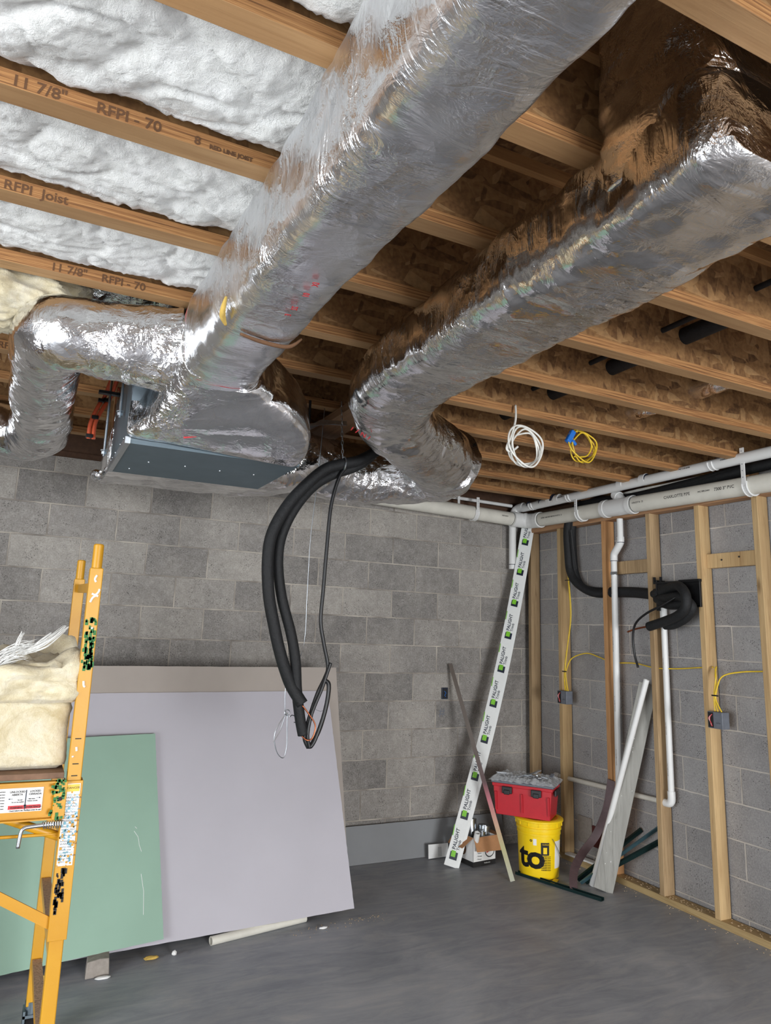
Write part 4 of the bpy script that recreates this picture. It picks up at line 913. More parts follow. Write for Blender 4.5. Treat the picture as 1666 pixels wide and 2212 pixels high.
# ------------------------------------------------------------------ leaning trim board with printed film
A, B_ = V((-1.0, -.335, .004)), V((-.10, -.075, 2.55))
ax_ = (B_-A).normalized(); camv = (V((-3.889, -4.85, 1.4))-(A+B_)/2).normalized()
sx_ = ax_.cross(-camv).normalized(); sx_ = sx_ if sx_.x > 0 else -sx_; nx_ = sx_.cross(ax_); nx_ = nx_ if nx_.dot(camv) > 0 else -nx_
Lb = (B_-A).length
def bow(s): return sx_*(.045*sin(pi*min(max(s, 0), Lb)/Lb)) - V((0, 0, 0))
t = thing('trim_board', 'long white film wrapped trim board leaning into the corner, printed PALIGHT in black and green', 'trim board', tuple(A))
mb = MB(); n = 40
for i in range(n+1):
    s = Lb*i/n; c = A+ax_*s+bow(s)
    for a, b in ((-.052, .010), (.030, .012), (.030, .004), (.052, .004), (.052, -.012), (-.052, -.012)): mb.v.append(c+sx_*a+nx_*b)
for i in range(n):
    for j in range(6):
        a = i*6+j; b = i*6+(j+1) % 6; mb.f.append((a, b, b+6, a+6))
mb.f.append(tuple(range(6))); mb.f.append(tuple(n*6+j for j in range(6)))
mb.build('board', 'palight', t)
def on_board(s, a): return A+ax_*s+bow(s)+sx_*a+nx_*.0128
per = Lb/10.05
for k in range(10):
    s0 = .045+per*k
    MB().prism([(0, 0), (.052, 0), (.052, .05), (.04, .05), (0, .05)], on_board(s0, -.030), sx_, ax_, nx_*.0006).build('logo_square', 'navy', t)
    o0 = on_board(s0+.018, -.024)
    MB().prism([(0, 0), (.030, .0), (.030, .040), (0, .040)], o0+nx_*.0007, sx_, ax_, nx_*.0006).build('logo_accent', 'lime', t)
    text('PALIGHT', .034, on_board(s0+.065, -.004), ax_, -sx_, 'navy', t, bold=.0006, spacing=1.02, ext=.0003)
    text('Trimb', .027, on_board(s0+.065, .022), ax_, -sx_, 'navy', t, bold=.0004, ext=.0003)
    MB().prism([(0, 0), (.006, .0), (.003, .07), (-.002, .07)], on_board(s0+.15, -.051)-nx_*.001, sx_, ax_, nx_*.001).build('green_stripe', 'lime', t)

# thin steel strip
def strip_mat():
    m, nt, b = mat('tinted_steel_strip'); tc = N(nt, 'ShaderNodeTexCoord'); sp = N(nt, 'ShaderNodeSeparateXYZ'); L(nt, tc.outputs['Object'], sp.inputs[0])
    L(nt, ramp(nt, math_n(nt, 'DIVIDE', sp.outputs[2], 1.36), [(.0, srgb(168, 170, 156)), (.14, srgb(176, 172, 130)), (.24, srgb(196, 160, 140)), (.34, srgb(196, 124, 134)), (.42, srgb(110, 92, 92)), (.6, srgb(128, 120, 114)), (1, srgb(140, 130, 122))]), b.inputs['Base Color'])
    b.inputs['Metallic'].default_value = .7; b.inputs['Roughness'].default_value = .38; return m
M['strip'] = strip_mat()
tag(MB().bar((-.771, -.722, .003), (-.84, -.035, 1.355), .030, .006, up=(.5, .8, 0)).build('metal_strip', 'strip'), 'thin metal strip leaning on the back wall and crossing in front of the trim board', 'strip')

# ------------------------------------------------------------------ bucket with toolbox
bc = (-.50, -.655)
t = thing('bucket', 'yellow plastic bucket with black lettering under the red toolbox', 'bucket', (bc[0], bc[1], 0))
MB().lathe([(.122, .0), (.130, .004), (.1345, .05), (.143, .27), (.147, .272), (.147, .285), (.1445, .287), (.1455, .300), (.152, .302), (.152, .318), (.1465, .320), (.147, .345)], bc, 64).build('body', 'bucket', t, smooth='auto')
LID = MB().lathe([(.150, .328), (.156, .330), (.157, .352), (.166, .356), (.166, .366), (.158, .372), (.130, .372), (.126, .366), (.02, .366)], bc, 64).build('lid', 'bucket', t, smooth='auto')
lt = MB()
for k in range(14):
    a = 2*pi*k/14; lt.bar((bc[0]+.157*cos(a), bc[1]+.157*sin(a), .330), (bc[0]+.157*cos(a), bc[1]+.157*sin(a), .352), .004, .006, up=(cos(a), sin(a), 0))
lt.build('lid_rib', 'bucket', LID)
ca = atan2(-4.85-bc[1], -3.889-bc[0])      # towards the viewer
hp = [(bc[0]+.152*cos(ca+1.45), bc[1]+.152*sin(ca+1.45), .265)]
def cyl_at(z): return .1345+(z-.05)*.0387
def bpt(ang, z, ex=.001):
    r = cyl_at(z)+ex; return V((bc[0]+r*cos(ang), bc[1]+r*sin(ang), z))
hw = MB(); hw.tube([bpt(ca+.62, .262, .012), bpt(ca+.78, .225, .014), bpt(ca+.95, .185, .016), bpt(ca+1.15, .15, .014), bpt(ca+1.35, .13, .012)], .0022, 6, 6)
hw.build('wire_handle', 'steel', t)
def btext(body, size, ang, z, m, bold=0, rot=False, sp=1.0, rsx=1.0):
    def wp(c):
        u, w = (c.x*rsx, c.y) if not rot else (-c.y, c.x)
        return bpt(ang+u/cyl_at(z), z+w, .0012)
    return text(body, size, (0, 0, 0), (1, 0, 0), (0, 1, 0), m, t, bold=bold, warp=wp, spacing=sp, ext=.0002)
btext('to', .20, ca-1.08, .075, 'ink', .006, sp=.92, rsx=1.1)
btext('o', .03, ca-.42, .235, 'ink', .001)
def bpatch(a0, a1, z0, z1, m, name, ex=.0012):
    mb = MB(); n = 10
    for i in range(n+1):
        a = a0+(a1-a0)*i/n; mb.v += [bpt(a, z0, ex), bpt(a, z1, ex), bpt(a, z1, ex-.0015), bpt(a, z0, ex-.0015)]
    for i in range(n):
        for j in range(4): mb.f.append((i*4+j, i*4+(j+1) % 4, (i+1)*4+(j+1) % 4, (i+1)*4+j))
    mb.f += [(0, 1, 2, 3), (n*4+3, n*4+2, n*4+1, n*4)]
    return mb.build(name, m, t)
bpatch(ca+.10, ca+.50, .155, .235, 'ink', 'warning_panel')
o = bpatch(ca+.21, ca+.39, .165, .205, 'bucket', 'warning_pictogram', .0022)
for k in range(9): btext('WARNING lmnoe', .0085, ca+.11, .145-.0105*k, 'ink', .0004)
btext('DANGER', .013, ca+.17, .219, 'bucket', .0006)
bpatch(ca-.26, ca-.10, .215, .255, 'white', 'paper_patch')
bpatch(ca+.85, ca+1.35, .07, .24, 'white', 'side_label')

# toolbox
ex = V((-.62, .785, 0)).normalized(); ey = V((.785, .62, 0)).normalized()   # ex long axis away, ey short axis
E0 = V((-.53, -.810, .374))-ex*.015-ey*.02
def tb(a, b, z): return E0+ex*a+ey*b+V((0, 0, z))
t = thing('toolbox', 'red plastic toolbox with black latches sitting on the yellow bucket', 'toolbox', tuple(tb(.2, .12, 0)))
mb = MB(); lo = [(.015, .02), (.385, .02), (.385, .24), (.015, .24)]
def rr_(pts, z, d):
    cx = .2; cy = .13
    return [tb(cx+(a-cx)*d, cy+(b-cy)*d, z) for a, b in pts]
rings = [rr_(lo, 0, 1), rr_(lo, .045, 1.02), rr_(lo, .15, 1.07), rr_(lo, .185, 1.08), rr_(lo, .185, 1.12), rr_(lo, .205, 1.13)]
for r_ in rings: mb.v += r_
for i in range(len(rings)-1):
    for j in range(4): mb.f.append((i*4+j, i*4+(j+1) % 4, (i+1)*4+(j+1) % 4, (i+1)*4+j))
mb.f += [(3, 2, 1, 0), tuple((len(rings)-1)*4+j for j in range(4))]
mb.build('body', 'redbox', t, bevel=.006)
for a in (.10, .30):
    p = tb(a, -.010, .165); 
    MB().bar(tb(a-.035, -.006, .168), tb(a+.035, -.006, .168), .016, .045).bar(tb(a-.02, -.016, .155), tb(a+.02, -.016, .155), .012, .03).build('latch', 'blackplastic', t, bevel=.004)
MB().bar(tb(-.015, .06, .17), tb(-.015, .18, .17), .012, .04).build('side_latch', 'blackplastic', t, bevel=.003)
for a in (.02, .2, .38): MB().bar(tb(a, .012, .03), tb(a, .002, .15), .012, .008, up=ey).build('rib', 'redbox', t)
pass
mb = MB(); rings = [rr_(lo, .206, 1.16), rr_(lo, .218, 1.17), rr_(lo, .221, 1.13), rr_(lo, .230, 1.02)]
for r_ in rings: mb.v += r_
for i in range(3):
    for j in range(4): mb.f.append((i*4+j, i*4+(j+1) % 4, (i+1)*4+(j+1) % 4, (i+1)*4+j))
mb.f += [(3, 2, 1, 0), (12, 13, 14, 15)]
mb.build('lid', 'greybox', t, bevel=.004)
M['traygrey'] = plain('smoky_tray', srgb(150, 152, 156), .3, 0, .25, 50)
# crumpled clear film over the lid
t = thing('plastic_film', 'crumpled clear plastic film and bags lying on the red toolbox', 'plastic film', tuple(tb(.2, .13, .245)))
mb = MB(); nx, ny = 60, 40
for i in range(nx+1):
    for j in range(ny+1):
        a = -.03+.46*i/nx; b = -.02+.30*j/ny; p = tb(a, b, 0)
        e = min(i/nx, 1-i/nx, j/ny, 1-j/ny)*2; e = min(1, e*5)
        h = .240+.020*abs(fbm(p*13, 3))+.008*noise.noise(p*60)+.008
        mb.v.append(tb(a, b, (h)*e+(.226+.008*noise.noise(p*40))*(1-e)))
for i in range(nx):
    for j in range(ny): q = i*(ny+1)+j; mb.f.append((q, q+1, q+ny+2, q+ny+1))
mb.build('film', 'clear', t)
for k in range(12):
    random.seed(40+k); a = random.random()*.34+.02; b = random.random()*.2+.02
    MB().bar(tb(a, b, .256+.01*random.random()), tb(a+random.uniform(-.09, .09), b+random.uniform(-.1, .1), .262+.012*random.random()), .022, .006).build('packet', random.choice(['steel', 'traygrey', 'traygrey', 'greybox']), t)

# ------------------------------------------------------------------ cardboard box with cans
t = thing('cardboard_box', 'open white printed cardboard box on the floor between the trim board and the bucket', 'box', (-.75, -.30, 0))
c0, c1, c2 = V((-.86, -.395, .002)), V((-.655, -.372, .002)), V((-.825, -.185, .002))
bx_ = (c1-c0); bxn = bx_.normalized(); by_ = V((-bxn.y, bxn.x, 0)); w, d, h = .205, .20, .190
def cb(a, b, z): return c0+bxn*a+by_*b+V((0, 0, z))
th = .004
mb = MB()
for p0, p1 in ((cb(0, th/2, 0), cb(w, th/2, 0)), (cb(0, d-th/2, 0), cb(w, d-th/2, 0))): mb.prism([(0, 0), (w, 0), (w, h), (0, h)], p0-by_*th/2, bxn, (0, 0, 1), by_*th)
for p0 in (cb(0, 0, 0), cb(w-th, 0, 0)): mb.prism([(0, 0), (d, 0), (d, h), (0, h)], p0, by_, (0, 0, 1), bxn*th)
mb.prism([(0, 0), (w, 0), (w, d), (0, d)], cb(0, 0, 0), bxn, by_, V((0, 0, th)))
mb.build('carton', 'white', t)
M['flapbrown'] = M['cardboard']
MB().prism([(0, 0), (w+.02, -.0), (w+.035, -.095), (.01, -.085)], cb(-.0, -.002, h), bxn, V((0, .35, 1))*-1*-1, -by_*.003).build('flap', 'cardboard', t)
MB().prism([(0, 0), (d, 0), (d*.9, .10), (.02, .10)], cb(0, 0, h), by_, V(-bxn*.8+V((0, 0, -.62))), -bxn*.003).build('flap', 'cardboard', t)
MB().prism([(0, 0), (d, 0), (d*.9, .09), (.02, .09)], cb(w, 0, h), by_, V(bxn*.95+V((0, 0, -.1))), bxn*.003).build('flap', 'cardboard', t)
MB().prism([(0, 0), (w, 0), (w, .033), (0, .033)], cb(0, -.0008, .0), bxn, (0, 0, 1), by_*.0007).build('black_band', 'ink', t)
MB().prism([(0, 0), (d, 0), (d, .033), (0, .033)], cb(-.0008, 0, .0), by_, (0, 0, 1), bxn*.0007).build('black_band', 'ink', t)
text('Sweba.com', .012, cb(.10, -.001, .014), bxn, (0, 0, 1), 'white', t, ext=.0002)
for k, s_ in enumerate(('Paint', 'Valves', 'Fittings', 'Pumps')): text('- '+s_, .014, cb(.030, -.001, .100-.019*k), bxn, (0, 0, 1), 'ink', t, ext=.0002)
cc = cb(.15, -.001, .095)
MB().prism([(.045*cos(a)+0, .045*sin(a)) for a in [2*pi*k/32 for k in range(32)]], cc, bxn, (0, 0, 1), -by_*.0005).build('round_emblem', 'ink', t)
MB().prism([(.038*cos(a)+0, .038*sin(a)) for a in [2*pi*k/32 for k in range(32)]], cc-by_*.0006, bxn, (0, 0, 1), -by_*.0005).build('round_emblem', 'white', t)
MB().prism([(-.032, -.016), (.03, .004), (.034, .026), (-.028, .008)], cc-by_*.0012, bxn, (0, 0, 1), -by_*.0005).build('emblem_banner', 'red_ink', t)
text('WEB', .020, cc-bxn*.024-by_*.0019-V((0, 0, .009)), bxn+V((0, 0, .3)), V((0, 0, 1)), 'white', t, bold=.0006, ext=.0002)
cl_ = cb(-.001, .11, .10)
MB().prism([(.035*cos(a), .042*sin(a)) for a in [2*pi*k/32 for k in range(32)]], cl_, by_, (0, 0, 1), -bxn*.0005).build('round_emblem', 'inkbrown', t)
def can(a, b, r, z0, z1, tilt, lab):
    p0, p1 = cb(a, b, z0), cb(a+tilt[0], b+tilt[1], z1); dd = (p1-p0).normalized()
    t2 = thing('tin_can', lab, 'can', tuple(p0), 'tin cans in the cardboard box')
    MB().tube([p0, p1], r, 28).build('body', 'steel', t2, smooth='auto')
    MB().tube([p1-dd*.006, p1+dd*.002], r*1.05, 28).tube([p1+dd*.002, p1+dd*.005], r*.6, 20).build('lid', 'steel', t2, smooth='auto')
can(.085, .125, .042, .09, .275, (.01, .02), 'taller shiny tin can standing at the back of the cardboard box')
can(.165, .09, .044, .09, .235, (.015, .0), 'shiny tin can at the right in the cardboard box')
can(.10, .045, .030, .08, .215, (.01, -.005), 'small tin can in the middle front of the cardboard box')
tag(MB().pipe(cb(.028, .02, .12), cb(.02, -.02, .228), .0205, .0165).build('pipe_offcut', 'pvc', smooth='auto'), 'short white pipe offcut sticking out of the cardboard box', 'pipe')
tag(MB().tube([cb(.045, .06, .1), cb(.035, .03, .215)], .018, 16).build('dark_tube', 'blackplastic', smooth='auto'), 'short dark tube beside the white pipe offcut in the box', 'tube')
MB_ = None

# ------------------------------------------------------------------ right corner leftovers
def channel(p0, p1, w, h, m, name, label, cat, up=(0, 0, 1), g=None):
    p0, p1, u = V(p0), V(p1), V(up); dd = (p1-p0).normalized(); s = dd.cross(u).normalized(); u = s.cross(dd); k = .003
    poly = [(-w/2, 0), (w/2, 0), (w/2, h), (w/2-k, h), (w/2-k, k), (-w/2+k, k), (-w/2+k, h), (-w/2, h)]
    return tag(MB().prism(poly, p0, s, u, p1-p0).build(name, m), label, cat, g)
channel((-.645, -.60, .001), (-.45, -1.20, .001), .036, .018, 'greensteel', 'metal_channel', 'dark green metal channel lying on the floor in front of the bucket', 'channel', g='dark metal channels')
channel((-.345, -.935, .012), (-.018, -1.275, .322), .03, .016, 'greensteel', 'metal_channel', 'dark green metal channel leaning up behind the grey board, lowest one', 'channel', (.6, .5, .6), 'dark metal channels')
channel((-.36, -.88, .012), (-.018, -1.12, .355), .028, .014, 'greensteel', 'metal_channel', 'short dark metal channel leaning on the wall behind the grey board', 'channel', (.6, .5, .6), 'dark metal channels')
channel((-.38, -.93, .010), (-.018, -1.28, .415), .020, .010, 'bluesteel', 'metal_channel', 'slim shiny metal channel leaning behind the grey board', 'channel', (.6, .5, .6), 'dark metal channels')
bb = thing('grey_plank', 'weathered grey wooden plank leaning against the stud wall', 'plank', (-.31, -1.07, 0))
p0, p1 = V((-.318, -1.066, .004)), V((-.050, -1.250, 1.30)); dd = (p1-p0).normalized(); nn = V((-.85, -.62, 0)); ss = dd.cross(nn).normalized()
MB().bar(p0, p1, .118, .028, up=(-.75, -.66, .1)).build('plank', 'oldboard', bb, bevel=.003)
sp_ = MB(); random.seed(9)
u_ = ss.cross(dd); u_ = u_ if u_.y < 0 else -u_
for k in range(16):
    a = random.random()*1.2+.04; q = p0+dd*a+ss*random.uniform(-.05, .05)+u_*.0145; sp_.sphere(q, .002+.002*random.random(), 4)
sp_.build('paint_speck', 'white', bb)
tag(MB().pipe((-.318, -.965, .004), (-.155, -1.335, 1.335), .0185, .0150).build('loose_pipe', 'pvc', smooth='auto'), 'loose white plastic pipe leaning in front of the grey plank', 'pipe')
mb = MB(); pts = catmull([V(p) for p in ((-.50, -1.0, .004), (-.47, -.96, .05), (-.40, -.90, .10), (-.28, -.84, .16), (-.18, -.87, .28), (-.14, -.93, .45), (-.12, -.96, .64))], 8)
for i, p in enumerate(pts): mb.v += [p+V((.018, -.018, -.008)), p+V((-.018, .018, .008)), p+V((-.016, .020, .010)), p+V((.020, -.016, -.006))]
for i in range(len(pts)-1):
    for j in range(4): mb.f.append((i*4+j, i*4+(j+1) % 4, (i+1)*4+(j+1) % 4, (i+1)*4+j))
mb.f += [(0, 1, 2, 3), tuple(len(mb.v)-k-1 for k in range(4))]
tag(mb.build('flashing_strip', 'brown', smooth='auto'), 'bent dark brown strip curling down beside the loose white pipe', 'strip')
tag(MB().bar((-.56, -.86, .006), (-.47, -.80, .006), .03, .008).build('yellow_scrap', 'yellowcable'), 'small yellow strip on the floor behind the dark channel', 'scrap')
tag(MB().box((-.012, -.735, .13), (-.002, -.645, .27)).build('wall_patch', 'terracotta'), 'small dark red opening patch low in the right wall', 'patch')
tag(MB().box((-.010, -.64, .13), (-.002, -.50, .31)).build('wall_patch', 'concrete_chunk'), 'lighter cement patch low in the right wall beside the dark opening', 'patch')
tag(MB().bar((-.09, -.47, .045), (-.06, -.78, .045), .05, .012).build('white_offcut', 'white'), 'white offcut lying on the bottom plate beside the bucket', 'offcut')
ob = thing('outlet_box', 'dark blue outlet box set in the back block wall', 'electrical box', (-.87, -.01, 1.09))
MB().box((-.897, -.012, 1.09), (-.843, .0, 1.175)).build('rim', 'navy', ob, bevel=.002)
MB().box((-.888, -.014, 1.10), (-.852, -.011, 1.165)).build('opening', 'ink', ob)
MB().tube([(-.878, -.016, 1.15), (-.865, -.018, 1.135), (-.875, -.018, 1.12), (-.865, -.016, 1.108)], .002, 6, 4).build('wire', 'bluetape', ob)

# ------------------------------------------------------------------ rolling scaffold
SX = -3.675; YN, YF = -2.33, -1.60; PW = .041
t = thing('scaffold', 'yellow steel rolling scaffold end frame with printed labels and paint splashes', 'scaffold', (SX, -1.96, 0))
def post(y, zb):
    MB().box((SX-PW/2, y-PW/2, zb), (SX+PW/2, y+PW/2, 1.752)).build('post', 'scaf', t, bevel=.003)
    MB().tube([(SX, y, 1.74), (SX, y, 1.828), (SX, y, 1.832)], [.0165, .0165, .013], 20).build('coupling_pin', 'scaf', t, smooth='auto')
    MB().tube([(SX, y, .165), (SX, y, .115)], .024, 18).build('caster_stem', 'galv', t, smooth='auto')
    cf = MB().box((SX-.028, y-.03, .07), (SX-.020, y+.03, .14)).box((SX+.020, y-.03, .07), (SX+.028, y+.03, .14)).box((SX-.028, y-.03, .115), (SX+.028, y+.03, .125)).build('caster_fork', 'galv', t)
    MB().tube([(SX-.017, y+.01, .063), (SX+.017, y+.01, .063)], .0625, 28).build('caster_wheel', 'blackplastic', cf, smooth='auto')
post(YN, .15); post(YF, .15)
MB().bar((SX, YN, 1.688), (SX, YF, 1.712), .012, .034).build('top_crossbar', 'scaf', t, bevel=.002)
def rung(z, w=.034):
    rg = MB().bar((SX, YN, z), (SX, YF, z), w, .026).build('rung', 'scaf', t, bevel=.002)
    MB().box((SX-w/2+.001, YN+.03, z+.0132), (SX+w/2-.001, YF-.03, z+.0150)).build('rung_tread', 'rust', rg)
for z in (.90, .585, .30): rung(z)
# sliding side bracket with rail
MB().box((SX-.027, YN-.027, .642), (SX+.027, YN-.022, 1.093)).box((SX-.027, YN-.022, .642), (SX-.0225, YN+.028, 1.093)).box((SX+.0225, YN-.022, .642), (SX+.027, YN+.028, 1.093)).build('sleeve', 'scaf', t, bevel=.0015)
STK = MB().box((SX-.024, YN-.0285, .85), (SX+.020, YN-.0268, 1.085)).build('instruction_sticker', 'white', t)
MB().box((SX-.022, YN-.0292, 1.062), (SX+.018, YN-.0283, 1.083)).build('sticker_header', 'yellowcable', STK)
text('DANGER', .009, (SX-.018, YN-.0294, 1.070), (1, 0, 0), (0, 0, 1), 'ink', t, ext=.0001)
for k in range(24): text(('lmnbe dwm', 'WARNIG om', 'nemo lwd', 'kmnn elw')[k % 4], .0085, (SX-.022, YN-.0288, 1.050-.0083*k), (1, 0, 0), (0, 0, 1), 'navy' if k % 5 else 'bluesteel', STK, ext=.0001)
M['green_ink'] = plain('worn_green_ink', srgb(40, 110, 50), .6)
gk = MB(); random.seed(12)
for k in range(70):
    z = 1.43+random.random()*.16; x = SX+random.uniform(-.015, .017); s = .002+random.random()*.004
    gk.box((x-s, YN-PW/2-.0006, z-s*1.6), (x+s*.8, YN-PW/2-.0001, z+s*1.4))
gk.build('worn_green_print', 'green_ink', t)['kind'] = 'stuff'
for pts in ([(.002, 1.728), (-.003, 1.716), (.001, 1.706)], [(-.008, 1.668), (.004, 1.665), (.013, 1.676), (.014, 1.684)], [(-.010, 1.640), (-.004, 1.655), (.006, 1.662), (.012, 1.660)],
            [(.002, 1.560), (.006, 1.556)], [(-.004, 1.392), (-.002, 1.378), (.002, 1.374)], [(-.004, 1.192), (-.002, 1.180)], [(-.012, 1.166), (-.011, 1.162)]):
    MB().tube([(SX+x, YN-PW/2, z) for x, z in pts], [.0035]*len(pts), 6, 4).build('plaster_splash', 'white', t)
bk = MB()
for k in range(40):
    z = .72+random.random()*.12; x = SX+random.uniform(-.02, .004); s = .0015+random.random()*.003
    bk.box((x-s, YN-.0280, z-s*2), (x+s, YN-.0270, z+s*2))
for z in (1.215, 1.14, 1.105, 1.07): bk.box((SX-.010, YN-PW/2-.0006, z), (SX+.008, YN-PW/2-.0001, z+.003))
bk.build('worn_black_print', 'ink', t)['kind'] = 'stuff'
random.seed(31)
gp = MB()
for k in range(46):
    x = SX+random.uniform(-.062, -.026); z = random.choice((1.0, 1.07, 1.085, 1.03, 1.05))+random.uniform(-.012, .012); s_ = random.uniform(.0015, .005)
    gp.box((x-s_, YN-.0392, z-s_*.8), (x+s_, YN-.0384, z+s_*1.5))
gp.build('green_smear', 'green_ink', t)['kind'] = 'stuff'
wp_ = MB()
for k in range(60):
    x = SX+random.uniform(-.024, .020); z = random.uniform(.85, 1.05); s_ = random.uniform(.001, .0035)
    wp_.box((x-s_, YN-.0296, z-s_), (x+s_, YN-.0291, z+s_*1.6))
wp_.build('worn_patch', 'bluesteel', STK)['kind'] = 'stuff'
wp_ = MB()
for k in range(50):
    x = SX+random.choice((random.uniform(-.026, -.016), random.uniform(.012, .022), random.uniform(-.02, .02))); z = random.uniform(.845, 1.06); s_ = random.uniform(.001, .004)
    wp_.box((x-s_, YN-.0299, z-s_*.7), (x+s_, YN-.0294, z+s_*1.2))
wp_.build('worn_edge', 'scaf', STK)['kind'] = 'stuff'
# side rail: a channel running out to the left
RY = YN-.012; X1, X0 = SX-.022, -5.7
ch = MB(); k = .004
ch.prism([(0, 0), (-.022, 0), (-.022, .004), (-.004, .004), (-.004, .106), (-.022, .106), (-.022, .110), (0, .110)], (X0, RY, .985), (0, 1, 0), (0, 0, 1), (X1-X0, 0, 0))
ch.build('side_rail', 'scaf', t)
MB().box((X1-.032, RY-.026, .985), (X1+.004, RY+.002, 1.095)).build('rail_end_block', 'scaf', t, bevel=.002)
MB().tube([(X1-.013, RY-.0262, 1.045), (X1-.013, RY-.0275, 1.045)], .006, 12).build('bolt_hole', 'ink', t)
LX = X1-.062; lz = 1.010
def lab(x0, x1, z0, z1, m, name, e=0): return MB().box((x0, RY-.0058-.0004*e, z0), (x1, RY-.0048-.0004*e, z1)).build(name, m, t)
LBL = lab(LX-.24, LX, lz, lz+.068, 'white', 'lock_label')
lab(LX-.093, LX-.003, lz+.008, lz+.019, 'red_ink', 'warning_band', 1)
def lt_(s, sz, x, z, m='ink', c=True): return text(s, sz, (x, RY-.0066, z), (1, 0, 0), (0, 0, 1), m, LBL, center=c, bold=.0002, ext=.0001)
lt_('UNLOCKED', .0078, LX-.071, lz+.055); lt_('ABIERTA', .0078, LX-.071, lz+.047); lt_('LOCKED', .0078, LX-.022, lz+.055); lt_('CERRADA', .0078, LX-.022, lz+.047)
lt_('WARNING', .0072, LX-.070, lz+.0105); lt_('ADVERTENCIA', .0072, LX-.025, lz+.0105); lt_('Check before use', .0052, LX-.070, lz+.0025); lt_('Verifique antes de usar', .0052, LX-.025, lz+.0025)
lt_('Do not use scaffold', .0042, LX-.068, lz+.027); lt_('No usar', .0042, LX-.062, lz+.033); lt_('Main beam', .0042, LX-.030, lz+.035); lt_('Posicion cerrada', .0042, LX-.028, lz+.029)
for k in range(7): lt_('plank deck lmno', .0042, LX-.118, lz+.058-.008*k)
ar = MB()
ar.prism([(-.0015, .0), (.0015, 0), (.0015, .046), (-.0015, .046)], (LX-.047, RY-.0066, lz+.016), (1, 0, 0), (0, 0, 1), (0, .0004, 0)).prism([(0, -.012), (.004, .004), (-.004, .004)], (LX-.047, RY-.0066, lz+.016), (1, 0, 0), (0, 0, 1), (0, .0004, 0))
ar.prism([(-.006, -.0006), (.002, -.0006), (.002, -.0025), (.007, 0), (.002, .0025), (.002, .0006), (-.006, .0006)], (LX-.012, RY-.0066, lz+.038), (1, 0, 0), (0, 0, 1), (0, .0004, 0))
ar.prism([(.006, -.0006), (-.002, -.0006), (-.002, -.0025), (-.007, 0), (-.002, .0025), (-.002, .0006), (.006, .0006)], (LX-.088, RY-.0066, lz+.038), (1, 0, 0), (0, 0, 1), (0, .0004, 0))
ar.build('arrow', 'navy', LBL)
MB().tube([(X1-.115, RY-.030, .915), (X1-.112, RY-.030, .955), (X1-.105, RY-.030, .968), (X1-.085, RY-.030, .972), (X1-.02, RY-.030, .975)], .0058, 12, 5).build('locking_pin', 'steel', t, smooth=True)
spg = MB().tube([(X1-.055+k*.00112, RY-.030+.010*cos(k*1.05), .9735+.010*sin(k*1.05)) for k in range(52)], .0016, 5)
spg.build('spring', 'steel', t)
MB().tube([(SX-.01, YN+.03, .915), (-3.90, YN+.03, 1.0)], .0135, 16).build('round_brace', 'scaf', t, smooth='auto')
MB().tube([(-5.7, YN+.02, .955), (SX, YN+.02, .930)], .0048, 10).build('thin_rod', 'scaf', t, smooth='auto')
MB().bar((-4.30, YN-.004, 1.04-.0), (SX-.015, YN-.004, .680), .006, .030, up=(0, 0, 1)).build('flat_brace', 'scaf', t)
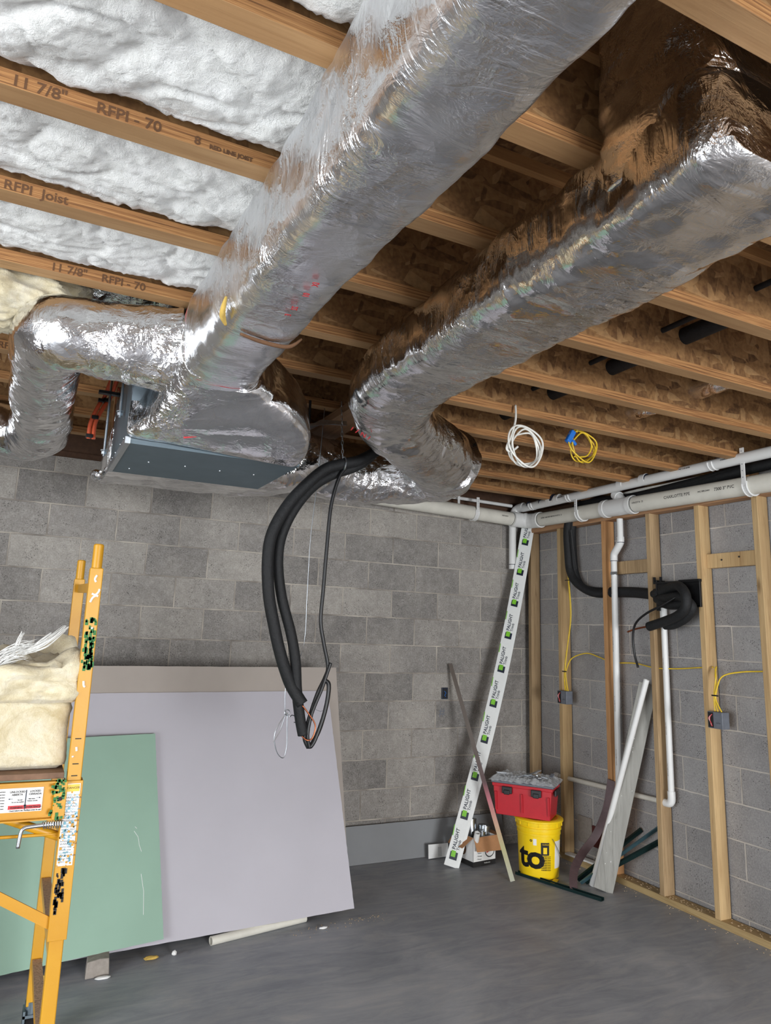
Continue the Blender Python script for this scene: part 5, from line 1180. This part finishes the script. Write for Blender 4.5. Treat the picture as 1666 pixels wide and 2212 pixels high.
# deck on the rails and the insulation on it
tag(MB().box((-5.6, YN-.02, 1.100), (SX-.030, YF+.03, 1.118)).build('deck_board', 'deck', bevel=.002), 'worn brown deck board resting on the scaffold rails', 'board')
def batt_block(x0, x1, y0, y1, z0, z1, seed, label, m, amp, ragged=.0, round_=.03):
    mb = MB(); st = .011
    nx = int((x1-x0)/st) if x1-x0 < .6 else int((x1-x0)/(st*2)); ny = int((y1-y0)/(st*1.6)); nz = max(4, int((z1-z0)/st)); idx = {}
    def vid(i, j, k):
        if (i, j, k) in idx: return idx[(i, j, k)]
        u, v, w_ = i/nx, j/ny, k/nz; p = V((x0+(x1-x0)*u, y0+(y1-y0)*v, z0+(z1-z0)*w_)); c = V(((x0+x1)/2, (y0+y1)/2, (z0+z1)/2)); d = V((0, 0, 0))
        if i in (0, nx): d.x += 1 if i else -1
        if j in (0, ny): d.y += 1 if j else -1
        if k in (0, nz): d.z += 1 if k else -1
        q = V((p.x*7, p.y*7, p.z*26+seed)); q2 = p*40+V((seed, 0, 0))
        am = amp*(1.0 if k else .15)
        p2 = p+d*(am*fbm(q*.8, 3)*.8+am*.35*noise.noise(q2)-(round_*.3 if d.length > 1.2 else 0))
        if ragged and k > nz*.5: p2.z += ragged*fbm(V((p.x*6, p.y*6, seed)), 2)*(k/nz)
        idx[(i, j, k)] = len(mb.v); mb.v.append(p2); return idx[(i, j, k)]
    for i in range(nx):
        for j in range(ny):
            for k in (0, nz): mb.f.append((vid(i, j, k), vid(i+1, j, k), vid(i+1, j+1, k), vid(i, j+1, k)))
    for i in range(nx):
        for k in range(nz):
            for j in (0, ny): mb.f.append((vid(i, j, k), vid(i+1, j, k), vid(i+1, j, k+1), vid(i, j, k+1)))
    for j in range(ny):
        for k in range(nz):
            for i in (0, nx): mb.f.append((vid(i, j, k), vid(i, j+1, k), vid(i, j+1, k+1), vid(i, j, k+1)))
    return mb
lo_ = batt_block(-4.7, -3.705, -2.30, -1.68, 1.120, 1.335, 2, '', '', .010)
tag(lo_.build('insulation_batt', 'cream_fluff', smooth=True), 'thick cream fibreglass batt lying flat on the scaffold deck', 'insulation', 'fibreglass batts on the scaffold')
up_ = batt_block(-4.7, -3.680, -2.335, -1.72, 1.322, 1.455, 7, '', '', .045, .085)
t = thing('insulation_batt', 'torn cream fibreglass batt heaped on top of the flat one on the scaffold', 'insulation', (-4.0, -2.0, 1.34), 'fibreglass batts on the scaffold')
up_.build('batt', 'cream_fluff', t, smooth=True)
wi = MB(); random.seed(21)
def wisp(p, q, sag, n=14, sp=.012, r=.0011):
    for k in range(n):
        a = V(p)+V((random.uniform(-sp, sp), random.uniform(-sp, sp), random.uniform(-sp, sp))); b = V(q)+V((random.uniform(-sp, sp)*1.4, random.uniform(-sp, sp), random.uniform(-sp, sp)*1.6))
        m_ = (a+b)/2+V((0, 0, sag))+V((random.uniform(-sp, sp), 0, random.uniform(-sp, sp))); wi.tube([a, m_, b], [r, r*1.3, r*.3], 4, 4)
wisp((-3.86, -2.30, 1.475), (-3.745, -2.30, 1.555), -.012, 26, .006); wisp((-3.83, -2.30, 1.50), (-3.79, -2.30, 1.535), .0, 10, .004)
wisp((-3.94, -2.30, 1.455), (-3.83, -2.30, 1.495), .012, 30, .014); wisp((-3.95, -2.31, 1.42), (-3.86, -2.31, 1.47), .01, 24, .016); wisp((-3.885, -2.3, 1.48), (-3.87, -2.3, 1.535), 0, 10, .005)
wi.build('loose_fibres', 'white_fluff', t)
